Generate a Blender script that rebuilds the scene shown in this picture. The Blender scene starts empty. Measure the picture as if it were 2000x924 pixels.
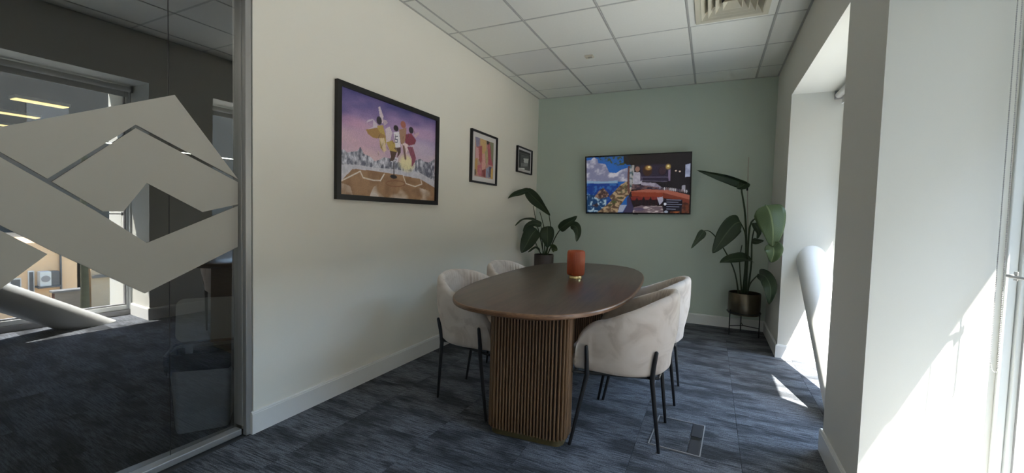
import bpy, bmesh, math, random
import numpy as np
from mathutils import Vector, Matrix

random.seed(7)
rng = np.random.RandomState(11)
sc = bpy.context.scene
COL = sc.collection
R = math.radians

# ------------------------------------------------------------------ camera
cam_data = bpy.data.cameras.new('camera')
cam_data.sensor_fit = 'HORIZONTAL'
cam_data.sensor_width = 36.0
cam_data.lens = 14.948
cam_data.clip_start = 0.02
cam_data.clip_end = 400
cam = bpy.data.objects.new('camera', cam_data)
COL.objects.link(cam)
cam.matrix_world = Matrix(((0.905044, -0.04551, 0.422876, 0.0),
                           (0.424428, 0.032357, -0.904883, 0.0),
                           (0.027498, 0.99844, 0.0486, 1.1885),
                           (0, 0, 0, 1)))
sc.camera = cam

# ------------------------------------------------------------------ sky, sun, exposure
SUN_DIR = Vector((-1.0, 0.72, -2.35)).normalized()     # direction the light travels
world = bpy.data.worlds.new('world')
sc.world = world
world.use_nodes = True
wn = world.node_tree
wn.nodes.clear()
wo = wn.nodes.new('ShaderNodeOutputWorld')
wb = wn.nodes.new('ShaderNodeBackground')
sky = wn.nodes.new('ShaderNodeTexSky')
sky.sky_type = 'NISHITA'
sky.sun_disc = False
sky.sun_elevation = R(62)
sky.sun_rotation = R(126)
sky.air_density = 1.6
sky.dust_density = 0.5
sky.ozone_density = 0.4
wb.inputs[1].default_value = 0.9
wn.links.new(sky.outputs[0], wb.inputs[0])
wn.links.new(wb.outputs[0], wo.inputs[0])

sun_data = bpy.data.lights.new('sun', 'SUN')
sun_data.energy = 22.0
sun_data.angle = R(0.53)
sun_data.color = (1.0, 0.95, 0.87)
sun = bpy.data.objects.new('sun', sun_data)
COL.objects.link(sun)
sun.rotation_euler = SUN_DIR.to_track_quat('-Z', 'Y').to_euler()

vs = sc.view_settings
vs.view_transform = 'Standard'
vs.look = 'None'
vs.exposure = 1.10
vs.gamma = 1.0
vs.use_curve_mapping = False
sc.cycles.use_denoising = True
sc.cycles.max_bounces = 14
sc.cycles.diffuse_bounces = 8
sc.cycles.glossy_bounces = 5
sc.cycles.transparent_max_bounces = 16
sc.cycles.sample_clamp_indirect = 8.0
sc.cycles.caustics_reflective = False
sc.cycles.caustics_refractive = False


# ------------------------------------------------------------------ materials
def lin(c):
    return tuple(((v / 255.0) / 12.92 if v / 255.0 <= 0.04045 else ((v / 255.0 + 0.055) / 1.055) ** 2.4) for v in c)


def new_mat(name):
    m = bpy.data.materials.new(name)
    m.use_nodes = True
    nt = m.node_tree
    return m, nt, nt.nodes['Principled BSDF'], nt.nodes['Material Output']


def N(nt, kind, **kw):
    n = nt.nodes.new(kind)
    for k, v in kw.items():
        setattr(n, k, v)
    return n


def simple(name, col, rough=0.5, metal=0.0, noise=0.06, scale=30.0, bump=0.0, bscale=120.0, spec=0.5):
    m, nt, b, o = new_mat(name)
    tc = N(nt, 'ShaderNodeTexCoord')
    nz = N(nt, 'ShaderNodeTexNoise')
    nz.inputs['Scale'].default_value = scale
    nz.inputs['Detail'].default_value = 4
    nt.links.new(tc.outputs['Object'], nz.inputs['Vector'])
    mx = N(nt, 'ShaderNodeMix', data_type='RGBA')
    mx.inputs['A'].default_value = (*[max(0, c * (1 - noise)) for c in col], 1)
    mx.inputs['B'].default_value = (*[min(1, c * (1 + noise)) for c in col], 1)
    nt.links.new(nz.outputs['Fac'], mx.inputs['Factor'])
    nt.links.new(mx.outputs['Result'], b.inputs['Base Color'])
    b.inputs['Roughness'].default_value = rough
    b.inputs['Metallic'].default_value = metal
    b.inputs['Specular IOR Level'].default_value = spec
    if bump:
        n2 = N(nt, 'ShaderNodeTexNoise')
        n2.inputs['Scale'].default_value = bscale
        n2.inputs['Detail'].default_value = 6
        nt.links.new(tc.outputs['Object'], n2.inputs['Vector'])
        bp = N(nt, 'ShaderNodeBump')
        bp.inputs['Strength'].default_value = bump
        bp.inputs['Distance'].default_value = 0.004
        nt.links.new(n2.outputs['Fac'], bp.inputs['Height'])
        nt.links.new(bp.outputs[0], b.inputs['Normal'])
    return m


M = {}
M['plaster_dimmed'] = simple('white_wall_paint_dimmed', (0.70, 0.695, 0.645), 0.75, noise=0.015, scale=3, bump=0.05, bscale=260, spec=0.3)  # same white paint, darkened in colour to stand in for dimmer reveals
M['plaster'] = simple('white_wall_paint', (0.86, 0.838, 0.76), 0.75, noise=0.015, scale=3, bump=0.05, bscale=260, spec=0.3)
M['sage'] = simple('sage_green_wall_paint', (0.56, 0.63, 0.555), 0.7, noise=0.02, scale=3, bump=0.05, bscale=260, spec=0.3)
M['trim'] = simple('white_gloss_trim', (0.80, 0.80, 0.78), 0.4, noise=0.01)
M['tile'] = simple('mineral_ceiling_tile', (0.85, 0.85, 0.80), 0.9, noise=0.03, scale=60, bump=0.15, bscale=300, spec=0.1)
M['tile_dark'] = simple('mineral_ceiling_tile_greyer', (0.76, 0.76, 0.74), 0.9, noise=0.03, scale=60, bump=0.15, bscale=300, spec=0.1)
M['tee'] = simple('grey_tee_bar_paint', (0.50, 0.50, 0.48), 0.5, noise=0.01)
M['soffit_dark'] = simple('dark_ceiling_void', (0.05, 0.05, 0.05), 0.9)
M['alu'] = simple('satin_aluminium', (0.42, 0.42, 0.41), 0.4, metal=0.6, noise=0.02)
M['white_frame'] = simple('white_window_frame', (0.72, 0.74, 0.73), 0.35, noise=0.01)
M['black_metal'] = simple('black_powder_coated_steel', (0.012, 0.013, 0.016), 0.45, noise=0.1)
M['black_frame'] = simple('black_picture_frame', (0.011, 0.010, 0.010), 0.4, noise=0.1)
M['black_plastic'] = simple('black_plastic', (0.01, 0.01, 0.011), 0.35, noise=0.1)
M['mount'] = simple('white_mount_card', (0.72, 0.70, 0.70), 0.8, noise=0.01)
M['brass'] = simple('polished_brass', (0.72, 0.55, 0.27), 0.28, metal=1.0, noise=0.05)
M['bronze'] = simple('aged_brass_planter', (0.15, 0.125, 0.088), 0.30, metal=1.0, noise=0.35, scale=14)
M['plinth'] = simple('dull_gold_plinth', (0.20, 0.16, 0.08), 0.45, metal=0.7, noise=0.1)
M['dark_pot'] = simple('dark_brown_planter', (0.055, 0.040, 0.034), 0.5, noise=0.2, scale=12)
M['soil'] = simple('potting_soil', (0.02, 0.014, 0.01), 0.95, noise=0.6, scale=60, bump=0.8, bscale=60)
M['stem'] = simple('green_plant_stem', (0.035, 0.060, 0.022), 0.5, noise=0.25, scale=20)
M['stake'] = simple('pale_support_cane', (0.40, 0.38, 0.32), 0.6, noise=0.15)
M['column'] = simple('white_painted_steel_tube', (0.76, 0.77, 0.76), 0.45, noise=0.015)
M['cream'] = simple('cream_diffuser_paint', (0.66, 0.62, 0.50), 0.5, noise=0.03)
M['cream_dark'] = simple('duct_interior', (0.03, 0.028, 0.024), 0.8)
M['bin'] = simple('dark_grey_bin_plastic', (0.13, 0.135, 0.14), 0.5, noise=0.05)
M['bin_lid'] = simple('light_grey_bin_lid', (0.20, 0.20, 0.19), 0.45, noise=0.03)
M['bag'] = simple('black_bin_bag', (0.008, 0.008, 0.008), 0.25, noise=0.2)
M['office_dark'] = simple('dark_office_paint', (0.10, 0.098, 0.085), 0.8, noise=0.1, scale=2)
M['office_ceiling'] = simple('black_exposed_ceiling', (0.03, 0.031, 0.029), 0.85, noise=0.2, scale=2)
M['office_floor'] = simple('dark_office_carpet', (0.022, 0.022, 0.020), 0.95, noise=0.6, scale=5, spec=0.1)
M['chrome'] = simple('nickel_chain', (0.40, 0.40, 0.40), 0.35, metal=0.7, noise=0.05)
M['lift_rail'] = simple('grey_plastic', (0.30, 0.30, 0.31), 0.4, noise=0.05)
M['blind'] = simple('white_blind_fabric', (0.70, 0.70, 0.69), 0.8, noise=0.02)
M['asphalt'] = simple('pale_paving', (0.30, 0.29, 0.27), 0.9, noise=0.2, scale=1.5)
M['peach'] = simple('peach_render', (0.80, 0.55, 0.34), 0.85, noise=0.10, scale=0.8)
M['tan'] = simple('tan_render', (0.46, 0.38, 0.28), 0.85, noise=0.12, scale=0.8)
M['slate'] = simple('slate_coping', (0.14, 0.14, 0.14), 0.7, noise=0.2, scale=3)
M['bark'] = simple('mossy_bark', (0.055, 0.055, 0.032), 0.9, noise=0.4, scale=5, bump=0.6, bscale=12)
M['dark_door'] = simple('dark_timber_gate', (0.03, 0.03, 0.028), 0.7, noise=0.3, scale=2)
M['ac'] = simple('white_enamel_casing', (0.70, 0.72, 0.70), 0.5, noise=0.03)
M['socket'] = simple('grey_socket_flap', (0.045, 0.046, 0.055), 0.45, noise=0.1)


def brick_mat():
    m, nt, b, o = new_mat('red_brick_wall')
    tc = N(nt, 'ShaderNodeTexCoord')
    mp = N(nt, 'ShaderNodeMapping')
    mp.inputs['Rotation'].default_value = (R(90), 0, R(90))
    br = N(nt, 'ShaderNodeTexBrick')
    br.inputs['Color1'].default_value = (0.19, 0.075, 0.05, 1)
    br.inputs['Color2'].default_value = (0.12, 0.05, 0.035, 1)
    br.inputs['Mortar'].default_value = (0.2, 0.17, 0.14, 1)
    br.inputs['Scale'].default_value = 3.0
    nt.links.new(tc.outputs['Object'], mp.inputs['Vector'])
    nt.links.new(mp.outputs[0], br.inputs['Vector'])
    nt.links.new(br.outputs['Color'], b.inputs['Base Color'])
    b.inputs['Roughness'].default_value = 0.9
    return m


M['brick'] = brick_mat()


def carpet_mat():
    m, nt, b, o = new_mat('streaked_charcoal_carpet')
    geo = N(nt, 'ShaderNodeNewGeometry')
    oi = N(nt, 'ShaderNodeObjectInfo')
    ad = N(nt, 'ShaderNodeVectorMath', operation='MULTIPLY_ADD')
    cmb = N(nt, 'ShaderNodeCombineXYZ')
    nt.links.new(oi.outputs['Random'], cmb.inputs[0])
    nt.links.new(oi.outputs['Random'], cmb.inputs[1])
    nt.links.new(cmb.outputs[0], ad.inputs[0])
    ad.inputs[1].default_value = (0.9, 0.35, 0)
    nt.links.new(geo.outputs['Position'], ad.inputs[2])

    def noise(sx, sy, scale, detail, rough=0.55, dist=0.0):
        mp = N(nt, 'ShaderNodeMapping')
        mp.inputs['Scale'].default_value = (sx, sy, 1)
        nt.links.new(ad.outputs[0], mp.inputs['Vector'])
        n = N(nt, 'ShaderNodeTexNoise')
        n.inputs['Scale'].default_value = scale
        n.inputs['Detail'].default_value = detail
        n.inputs['Roughness'].default_value = rough
        n.inputs['Distortion'].default_value = dist
        nt.links.new(mp.outputs[0], n.inputs['Vector'])
        return n
    patch = noise(2.6, 7.0, 1.0, 3.0)
    streak = noise(10.0, 140.0, 1.0, 3.0, 0.6)
    grain = noise(160, 260, 1.0, 2.0)
    rp = N(nt, 'ShaderNodeValToRGB')
    rp.color_ramp.elements[0].position = 0.40
    rp.color_ramp.elements[0].color = (0.28, 0.28, 0.28, 1)
    rp.color_ramp.elements[1].position = 0.56
    rp.color_ramp.elements[1].color = (1, 1, 1, 1)
    nt.links.new(patch.outputs['Fac'], rp.inputs[0])
    rs = N(nt, 'ShaderNodeValToRGB')
    rs.color_ramp.elements[0].position = 0.36
    rs.color_ramp.elements[0].color = (0.18, 0.18, 0.18, 1)
    rs.color_ramp.elements[1].position = 0.62
    rs.color_ramp.elements[1].color = (1, 1, 1, 1)
    nt.links.new(streak.outputs['Fac'], rs.inputs[0])
    m1 = N(nt, 'ShaderNodeMath', operation='MULTIPLY')
    nt.links.new(rp.outputs[0], m1.inputs[0])
    nt.links.new(rs.outputs[0], m1.inputs[1])
    rg = N(nt, 'ShaderNodeMapRange')
    rg.inputs['From Min'].default_value = 0.3
    rg.inputs['From Max'].default_value = 0.7
    rg.inputs['To Min'].default_value = 0.35
    rg.inputs['To Max'].default_value = 1.6
    nt.links.new(grain.outputs['Fac'], rg.inputs['Value'])
    m2 = N(nt, 'ShaderNodeMath', operation='MULTIPLY')
    nt.links.new(m1.outputs[0], m2.inputs[0])
    nt.links.new(rg.outputs[0], m2.inputs[1])
    mx = N(nt, 'ShaderNodeMix', data_type='RGBA')
    mx.inputs['A'].default_value = (0.013, 0.015, 0.018, 1)
    mx.inputs['B'].default_value = (0.190, 0.205, 0.236, 1)
    nt.links.new(m2.outputs[0], mx.inputs['Factor'])
    nt.links.new(mx.outputs['Result'], b.inputs['Base Color'])
    b.inputs['Roughness'].default_value = 0.95
    b.inputs['Specular IOR Level'].default_value = 0.12
    b.inputs['Sheen Weight'].default_value = 0.06
    b.inputs['Sheen Roughness'].default_value = 0.5
    bp = N(nt, 'ShaderNodeBump')
    bp.inputs['Strength'].default_value = 0.5
    bp.inputs['Distance'].default_value = 0.004
    nt.links.new(grain.outputs['Fac'], bp.inputs['Height'])
    nt.links.new(bp.outputs[0], b.inputs['Normal'])
    return m


M['carpet'] = carpet_mat()


def wood_mat(name, dark, light, sx, sy, sz, rough, coat=0.0):
    m, nt, b, o = new_mat(name)
    tc = N(nt, 'ShaderNodeTexCoord')
    mp = N(nt, 'ShaderNodeMapping')
    mp.inputs['Scale'].default_value = (sx, sy, sz)
    nt.links.new(tc.outputs['Object'], mp.inputs['Vector'])
    n = N(nt, 'ShaderNodeTexNoise')
    n.inputs['Scale'].default_value = 1.0
    n.inputs['Detail'].default_value = 7
    n.inputs['Roughness'].default_value = 0.6
    n.inputs['Distortion'].default_value = 0.6
    nt.links.new(mp.outputs[0], n.inputs['Vector'])
    rp = N(nt, 'ShaderNodeValToRGB')
    rp.color_ramp.elements[0].position = 0.32
    rp.color_ramp.elements[0].color = (*dark, 1)
    rp.color_ramp.elements[1].position = 0.68
    rp.color_ramp.elements[1].color = (*light, 1)
    nt.links.new(n.outputs['Fac'], rp.inputs[0])
    nt.links.new(rp.outputs[0], b.inputs['Base Color'])
    b.inputs['Roughness'].default_value = rough
    b.inputs['Coat Weight'].default_value = coat
    b.inputs['Coat Roughness'].default_value = 0.18
    bp = N(nt, 'ShaderNodeBump')
    bp.inputs['Strength'].default_value = 0.06
    bp.inputs['Distance'].default_value = 0.002
    nt.links.new(n.outputs['Fac'], bp.inputs['Height'])
    nt.links.new(bp.outputs[0], b.inputs['Normal'])
    return m


M['walnut'] = wood_mat('dark_walnut_top', (0.050, 0.026, 0.017), (0.095, 0.050, 0.032), 40, 2.2, 40, 0.38, 0.35)
M['walnut_edge'] = wood_mat('walnut_edge', (0.13, 0.062, 0.03), (0.25, 0.13, 0.065), 30, 5, 120, 0.42, 0.2)
M['slat'] = wood_mat('walnut_slat', (0.105, 0.056, 0.028), (0.29, 0.17, 0.088), 60, 60, 2.5, 0.5)
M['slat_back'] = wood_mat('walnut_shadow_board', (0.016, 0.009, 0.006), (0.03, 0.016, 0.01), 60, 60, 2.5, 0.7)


def velvet_mat():
    m, nt, b, o = new_mat('taupe_velvet')
    tc = N(nt, 'ShaderNodeTexCoord')
    n = N(nt, 'ShaderNodeTexNoise')
    n.inputs['Scale'].default_value = 6.5
    n.inputs['Detail'].default_value = 3
    n.inputs['Distortion'].default_value = 1.4
    nt.links.new(tc.outputs['Object'], n.inputs['Vector'])
    rp = N(nt, 'ShaderNodeValToRGB')
    e = rp.color_ramp.elements
    e[0].position = 0.33
    e[0].color = (0.55, 0.465, 0.40, 1)
    e[1].position = 0.47
    e[1].color = (0.67, 0.585, 0.515, 1)
    x = e.new(0.75)
    x.color = (0.73, 0.65, 0.585, 1)
    nt.links.new(n.outputs['Fac'], rp.inputs[0])
    nt.links.new(rp.outputs[0], b.inputs['Base Color'])
    b.inputs['Roughness'].default_value = 0.9
    b.inputs['Specular IOR Level'].default_value = 0.1
    b.inputs['Sheen Weight'].default_value = 0.6
    b.inputs['Sheen Roughness'].default_value = 0.4
    b.inputs['Sheen Tint'].default_value = (0.95, 0.86, 0.78, 1)
    n2 = N(nt, 'ShaderNodeTexNoise')
    n2.inputs['Scale'].default_value = 500
    nt.links.new(tc.outputs['Object'], n2.inputs['Vector'])
    bp = N(nt, 'ShaderNodeBump')
    bp.inputs['Strength'].default_value = 0.12
    bp.inputs['Distance'].default_value = 0.001
    nt.links.new(n2.outputs['Fac'], bp.inputs['Height'])
    nt.links.new(bp.outputs[0], b.inputs['Normal'])
    return m


M['velvet'] = velvet_mat()


def leaf_mat(name, dark, light, trans):
    m, nt, b, o = new_mat(name)
    at = N(nt, 'ShaderNodeAttribute', attribute_name='leafuv')
    sep = N(nt, 'ShaderNodeSeparateXYZ')
    nt.links.new(at.outputs['Vector'], sep.inputs[0])
    wv = N(nt, 'ShaderNodeTexWave')
    wv.inputs['Scale'].default_value = 9
    wv.inputs['Distortion'].default_value = 1.5
    cmb = N(nt, 'ShaderNodeCombineXYZ')
    ab = N(nt, 'ShaderNodeMath', operation='ABSOLUTE')
    nt.links.new(sep.outputs[1], ab.inputs[0])
    sb = N(nt, 'ShaderNodeMath', operation='MULTIPLY_ADD')
    nt.links.new(ab.outputs[0], sb.inputs[0])
    sb.inputs[1].default_value = -0.35
    nt.links.new(sep.outputs[0], sb.inputs[2])
    nt.links.new(sb.outputs[0], cmb.inputs[0])
    nt.links.new(cmb.outputs[0], wv.inputs['Vector'])
    mx = N(nt, 'ShaderNodeMix', data_type='RGBA')
    mx.inputs['A'].default_value = (*dark, 1)
    mx.inputs['B'].default_value = (*light, 1)
    nt.links.new(wv.outputs['Fac'], mx.inputs['Factor'])
    # pale midrib
    lt = N(nt, 'ShaderNodeMath', operation='LESS_THAN')
    nt.links.new(ab.outputs[0], lt.inputs[0])
    lt.inputs[1].default_value = 0.055
    m2 = N(nt, 'ShaderNodeMix', data_type='RGBA')
    nt.links.new(lt.outputs[0], m2.inputs['Factor'])
    nt.links.new(mx.outputs['Result'], m2.inputs['A'])
    m2.inputs['B'].default_value = (light[0] * 2.6 + 0.01, light[1] * 2.2 + 0.01, light[2] * 2.4 + 0.01, 1)
    nt.links.new(m2.outputs['Result'], b.inputs['Base Color'])
    b.inputs['Roughness'].default_value = 0.42
    bp = N(nt, 'ShaderNodeBump')
    bp.inputs['Strength'].default_value = 0.25
    bp.inputs['Distance'].default_value = 0.003
    nt.links.new(wv.outputs['Fac'], bp.inputs['Height'])
    nt.links.new(bp.outputs[0], b.inputs['Normal'])
    tr = N(nt, 'ShaderNodeBsdfTranslucent')
    tr.inputs['Color'].default_value = (light[0] * 2.2, light[1] * 2.4, light[2] * 1.2, 1)
    ms = N(nt, 'ShaderNodeMixShader')
    ms.inputs[0].default_value = trans
    nt.links.new(b.outputs[0], ms.inputs[1])
    nt.links.new(tr.outputs[0], ms.inputs[2])
    nt.links.new(ms.outputs[0], o.inputs['Surface'])
    return m


M['leaf'] = leaf_mat('dark_green_leaf', (0.022, 0.042, 0.019), (0.034, 0.060, 0.027), 0.15)
M['leaf_light'] = leaf_mat('bright_green_leaf', (0.050, 0.082, 0.030), (0.080, 0.120, 0.046), 0.22)


def glass_mat(name, f0, tint):
    m, nt, b, o = new_mat(name)
    nt.nodes.remove(b)
    lw = N(nt, 'ShaderNodeLayerWeight')
    lw.inputs['Blend'].default_value = 0.5
    pw = N(nt, 'ShaderNodeMath', operation='POWER')
    nt.links.new(lw.outputs['Facing'], pw.inputs[0])
    pw.inputs[1].default_value = 5.0
    ma = N(nt, 'ShaderNodeMath', operation='MULTIPLY_ADD')
    nt.links.new(pw.outputs[0], ma.inputs[0])
    ma.inputs[1].default_value = 1 - f0
    ma.inputs[2].default_value = f0
    t = N(nt, 'ShaderNodeBsdfTransparent')
    t.inputs[0].default_value = (*tint, 1)
    g = N(nt, 'ShaderNodeBsdfGlossy')
    g.inputs['Roughness'].default_value = 0.0
    g.inputs['Color'].default_value = (1, 1, 1, 1)
    ms = N(nt, 'ShaderNodeMixShader')
    nt.links.new(ma.outputs[0], ms.inputs[0])
    nt.links.new(t.outputs[0], ms.inputs[1])
    nt.links.new(g.outputs[0], ms.inputs[2])
    nt.links.new(ms.outputs[0], o.inputs['Surface'])
    return m


M['partition_glass'] = glass_mat('partition_glass', 0.21, (0.88, 0.89, 0.87))
M['window_glass'] = glass_mat('window_glass', 0.04, (0.95, 0.97, 0.96))


def film_mat():
    m, nt, b, o = new_mat('frosted_vinyl_film')
    nt.nodes.remove(b)
    d = N(nt, 'ShaderNodeBsdfDiffuse')
    d.inputs['Color'].default_value = (0.66, 0.645, 0.59, 1)
    t = N(nt, 'ShaderNodeBsdfTranslucent')
    t.inputs['Color'].default_value = (0.5, 0.49, 0.45, 1)
    ms = N(nt, 'ShaderNodeMixShader')
    ms.inputs[0].default_value = 0.25
    nt.links.new(d.outputs[0], ms.inputs[1])
    nt.links.new(t.outputs[0], ms.inputs[2])
    nt.links.new(ms.outputs[0], o.inputs['Surface'])
    return m


M['film'] = film_mat()


def amber_mat():
    m, nt, b, o = new_mat('ribbed_amber_glass')
    b.inputs['Base Color'].default_value = (0.50, 0.16, 0.075, 1)
    b.inputs['Roughness'].default_value = 0.16
    b.inputs['Coat Weight'].default_value = 0.5
    t = N(nt, 'ShaderNodeBsdfTranslucent')
    t.inputs['Color'].default_value = (0.95, 0.40, 0.20, 1)
    ms = N(nt, 'ShaderNodeMixShader')
    ms.inputs[0].default_value = 0.55
    nt.links.new(b.outputs[0], ms.inputs[1])
    nt.links.new(t.outputs[0], ms.inputs[2])
    nt.links.new(ms.outputs[0], o.inputs['Surface'])
    return m


M['amber'] = amber_mat()


def emit_mat(name, col, strength):
    m, nt, b, o = new_mat(name)
    b.inputs['Base Color'].default_value = (*col, 1)
    b.inputs['Emission Color'].default_value = (*col, 1)
    b.inputs['Emission Strength'].default_value = strength
    return m


M['lamp'] = emit_mat('lit_strip_light', (1.0, 0.80, 0.36), 0.80)


def print_mat(name, emission):
    m, nt, b, o = new_mat(name)
    at = N(nt, 'ShaderNodeAttribute', attribute_name='ink')
    if emission:
        b.inputs['Base Color'].default_value = (0.01, 0.01, 0.01, 1)
        nt.links.new(at.outputs['Color'], b.inputs['Emission Color'])
        b.inputs['Emission Strength'].default_value = emission
        b.inputs['Roughness'].default_value = 0.25
    else:
        nt.links.new(at.outputs['Color'], b.inputs['Base Color'])
        b.inputs['Roughness'].default_value = 0.5
    return m


M['print'] = print_mat('printed_paper', 0)
M['screen'] = print_mat('lit_screen', 0.30)


# ------------------------------------------------------------------ mesh helpers
def tag(o, label=None, cat=None, group=None, kind=None):
    if label: o['label'] = label
    if cat: o['category'] = cat
    if group: o['group'] = group
    if kind: o['kind'] = kind
    return o


def empty(name, loc=(0, 0, 0), rz=0.0):
    o = bpy.data.objects.new(name, None)
    o.empty_display_size = 0.1
    COL.objects.link(o)
    o.location = loc
    o.rotation_euler = (0, 0, rz)
    return o


def link(name, me, parent=None):
    o = bpy.data.objects.new(name, me)
    COL.objects.link(o)
    if parent is not None:
        o.parent = parent
    return o


def smooth_me(me, angle=40):
    for p in me.polygons:
        p.use_smooth = True
    try:
        me.set_sharp_from_angle(angle=R(angle))
    except Exception:
        pass


def obj(name, bm, mat, parent=None, smooth=False, angle=40):
    bmesh.ops.recalc_face_normals(bm, faces=bm.faces[:])
    me = bpy.data.meshes.new(name)
    bm.to_mesh(me)
    bm.free()
    mats = mat if isinstance(mat, (list, tuple)) else [mat]
    for m in mats:
        me.materials.append(m)
    if smooth:
        smooth_me(me, angle)
    return link(name, me, parent)


def BM():
    return bmesh.new()


def box(bm, lo, hi, bevel=0.0, mi=0, segs=2):
    lo, hi = Vector(lo), Vector(hi)
    c = (lo + hi) / 2
    s = hi - lo
    g = bmesh.ops.create_cube(bm, size=1.0, matrix=Matrix.Translation(c) @ Matrix.Diagonal((s.x, s.y, s.z, 1)))
    vs_ = g['verts']
    fs = set(f for v in vs_ for f in v.link_faces)
    for f in fs:
        f.material_index = mi
    if bevel > 0:
        es = list(set(e for v in vs_ for e in v.link_edges))
        r = bmesh.ops.bevel(bm, geom=es, offset=bevel, segments=segs, affect='EDGES', profile=0.5)
        for f in r['faces']:
            f.material_index = mi
    return vs_


def prism(bm, pts, axis, a, b, mi=0):
    """extrude a 2D polygon along an axis ('x','y','z') from a to b"""
    def mk(p, t):
        if axis == 'x': return (t, p[0], p[1])
        if axis == 'y': return (p[0], t, p[1])
        return (p[0], p[1], t)
    A = [bm.verts.new(mk(p, a)) for p in pts]
    B = [bm.verts.new(mk(p, b)) for p in pts]
    n = len(pts)
    fs = []
    for i in range(n):
        fs.append(bm.faces.new((A[i], A[(i + 1) % n], B[(i + 1) % n], B[i])))
    fs.append(bm.faces.new(A[::-1]))
    fs.append(bm.faces.new(B))
    for f in fs:
        f.material_index = mi
    return A + B


def tube(bm, pts, radii, seg=12, cap=True, mi=0):
    pts = [Vector(p) for p in pts]
    if not isinstance(radii, (list, tuple)):
        radii = [radii] * len(pts)
    rings = []
    ref = None
    for i, p in enumerate(pts):
        d = (pts[min(i + 1, len(pts) - 1)] - pts[max(i - 1, 0)]).normalized()
        if ref is None:
            ref = Vector((0, 0, 1)) if abs(d.z) < 0.9 else Vector((1, 0, 0))
        u = d.cross(ref)
        if u.length < 1e-5:
            u = d.cross(Vector((0.3, 1, 0.2)))
        u.normalize()
        v = d.cross(u).normalized()
        ref = u.cross(d).normalized()
        rings.append([bm.verts.new(p + (u * math.cos(2 * math.pi * k / seg) + v * math.sin(2 * math.pi * k / seg)) * radii[i]) for k in range(seg)])
    for a, b in zip(rings[:-1], rings[1:]):
        for k in range(seg):
            f = bm.faces.new((a[k], a[(k + 1) % seg], b[(k + 1) % seg], b[k]))
            f.material_index = mi
    if cap:
        bm.faces.new(rings[0][::-1]).material_index = mi
        bm.faces.new(rings[-1]).material_index = mi
    return rings


def lathe(bm, prof, seg=40, mi=0, rib=0.0, nrib=0, center=(0, 0)):
    rings = []
    for r, z in prof:
        ring = []
        for k in range(seg):
            a = 2 * math.pi * k / seg
            rr = r
            if rib and r > 0.02:
                rr = r + rib * math.cos(nrib * a)
            ring.append(bm.verts.new((center[0] + rr * math.cos(a), center[1] + rr * math.sin(a), z)))
        rings.append(ring)
    for a, b in zip(rings[:-1], rings[1:]):
        for k in range(seg):
            bm.faces.new((a[k], a[(k + 1) % seg], b[(k + 1) % seg], b[k])).material_index = mi
    return rings


def disc(bm, r, z, seg=32, center=(0, 0), mi=0):
    vs_ = [bm.verts.new((center[0] + r * math.cos(2 * math.pi * k / seg), center[1] + r * math.sin(2 * math.pi * k / seg), z)) for k in range(seg)]
    bm.faces.new(vs_).material_index = mi


def smoothstep(a, b, x):
    t = max(0.0, min(1.0, (x - a) / (b - a)))
    return t * t * (3 - 2 * t)


# ------------------------------------------------------------------ room dimensions
WL, XR, D, H, YB = -2.148, 0.577, 5.33, 2.7466, -6.6
XO = 1.467            # outer face of the facade
ZS = 2.297            # window soffit
WIN = [(2.668, 4.377), (0.400, 2.108), (-1.868, -0.160), (-4.136, -2.428), (-6.404, -4.696)]     # window bays along y
XF = 0.950            # window frames stand here

# ---- floor with carpet tiles
bm = BM()
box(bm, (WL - 0.1, YB - 0.1, -0.12), (XO, D + 0.1, -0.008))
floor = obj('floor', bm, M['soffit_dark'])
tag(floor, kind='structure')
tile_me = None
T = 0.5
x_seam, y_seam = 0.187, 3.30
bm = BM()
box(bm, (0.0006, 0.0006, -0.008), (T - 0.0006, T - 0.0006, 0), bevel=0.0012, segs=1)
t0 = obj('carpet_tile', bm, M['carpet'], floor)
tile_me = t0.data
first = True
cut_cache = {}
for i in range(-6, 4):
    for j in range(-21, 6):
        x0, y0 = x_seam + i * T, y_seam + j * T
        xa, xb = max(x0, WL), min(x0 + T, XF)
        ya, yb = max(y0, YB), min(y0 + T, D)
        if xb - xa < 0.01 or yb - ya < 0.01:
            continue
        whole = abs(xb - xa - T) < 1e-4 and abs(yb - ya - T) < 1e-4
        if whole:
            me = tile_me
            loc = (x0, y0, 0)
        else:
            key = (round(xb - xa, 3), round(yb - ya, 3))
            if key not in cut_cache:
                bm = BM()
                box(bm, (0.0006, 0.0006, -0.008), (xb - xa - 0.0006, yb - ya - 0.0006, 0), bevel=0.0012, segs=1)
                o_ = obj('carpet_tile', bm, M['carpet'])
                cut_cache[key] = o_.data
                bpy.data.objects.remove(o_)
            me = cut_cache[key]
            loc = (xa, ya, 0)
        if first and whole:
            o_ = t0
            first = False
        else:
            o_ = link('carpet_tile', me, floor)
        o_.location = loc

# ---- walls
bm = BM()
box(bm, (WL - 0.1, 1.425, 0), (WL, D, H + 0.1))
tag(obj('wall_left', bm, M['plaster']), kind='structure')
bm = BM()
box(bm, (WL - 0.1, D, -0.12), (XO, D + 0.12, H + 0.1))
tag(obj('wall_back', bm, M['sage']), kind='structure')
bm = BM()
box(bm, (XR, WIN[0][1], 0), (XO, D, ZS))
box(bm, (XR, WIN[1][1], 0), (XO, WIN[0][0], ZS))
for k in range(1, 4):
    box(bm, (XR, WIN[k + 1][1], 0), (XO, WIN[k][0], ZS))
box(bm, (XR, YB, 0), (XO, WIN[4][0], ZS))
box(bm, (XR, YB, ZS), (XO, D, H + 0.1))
tag(obj('wall_right', bm, M['plaster_dimmed']), kind='structure')
bm = BM()
box(bm, (WL - 0.1, YB - 0.12, -0.12), (XO, YB, H + 0.1))
tag(obj('wall_front', bm, M['plaster']), kind='structure')

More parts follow.
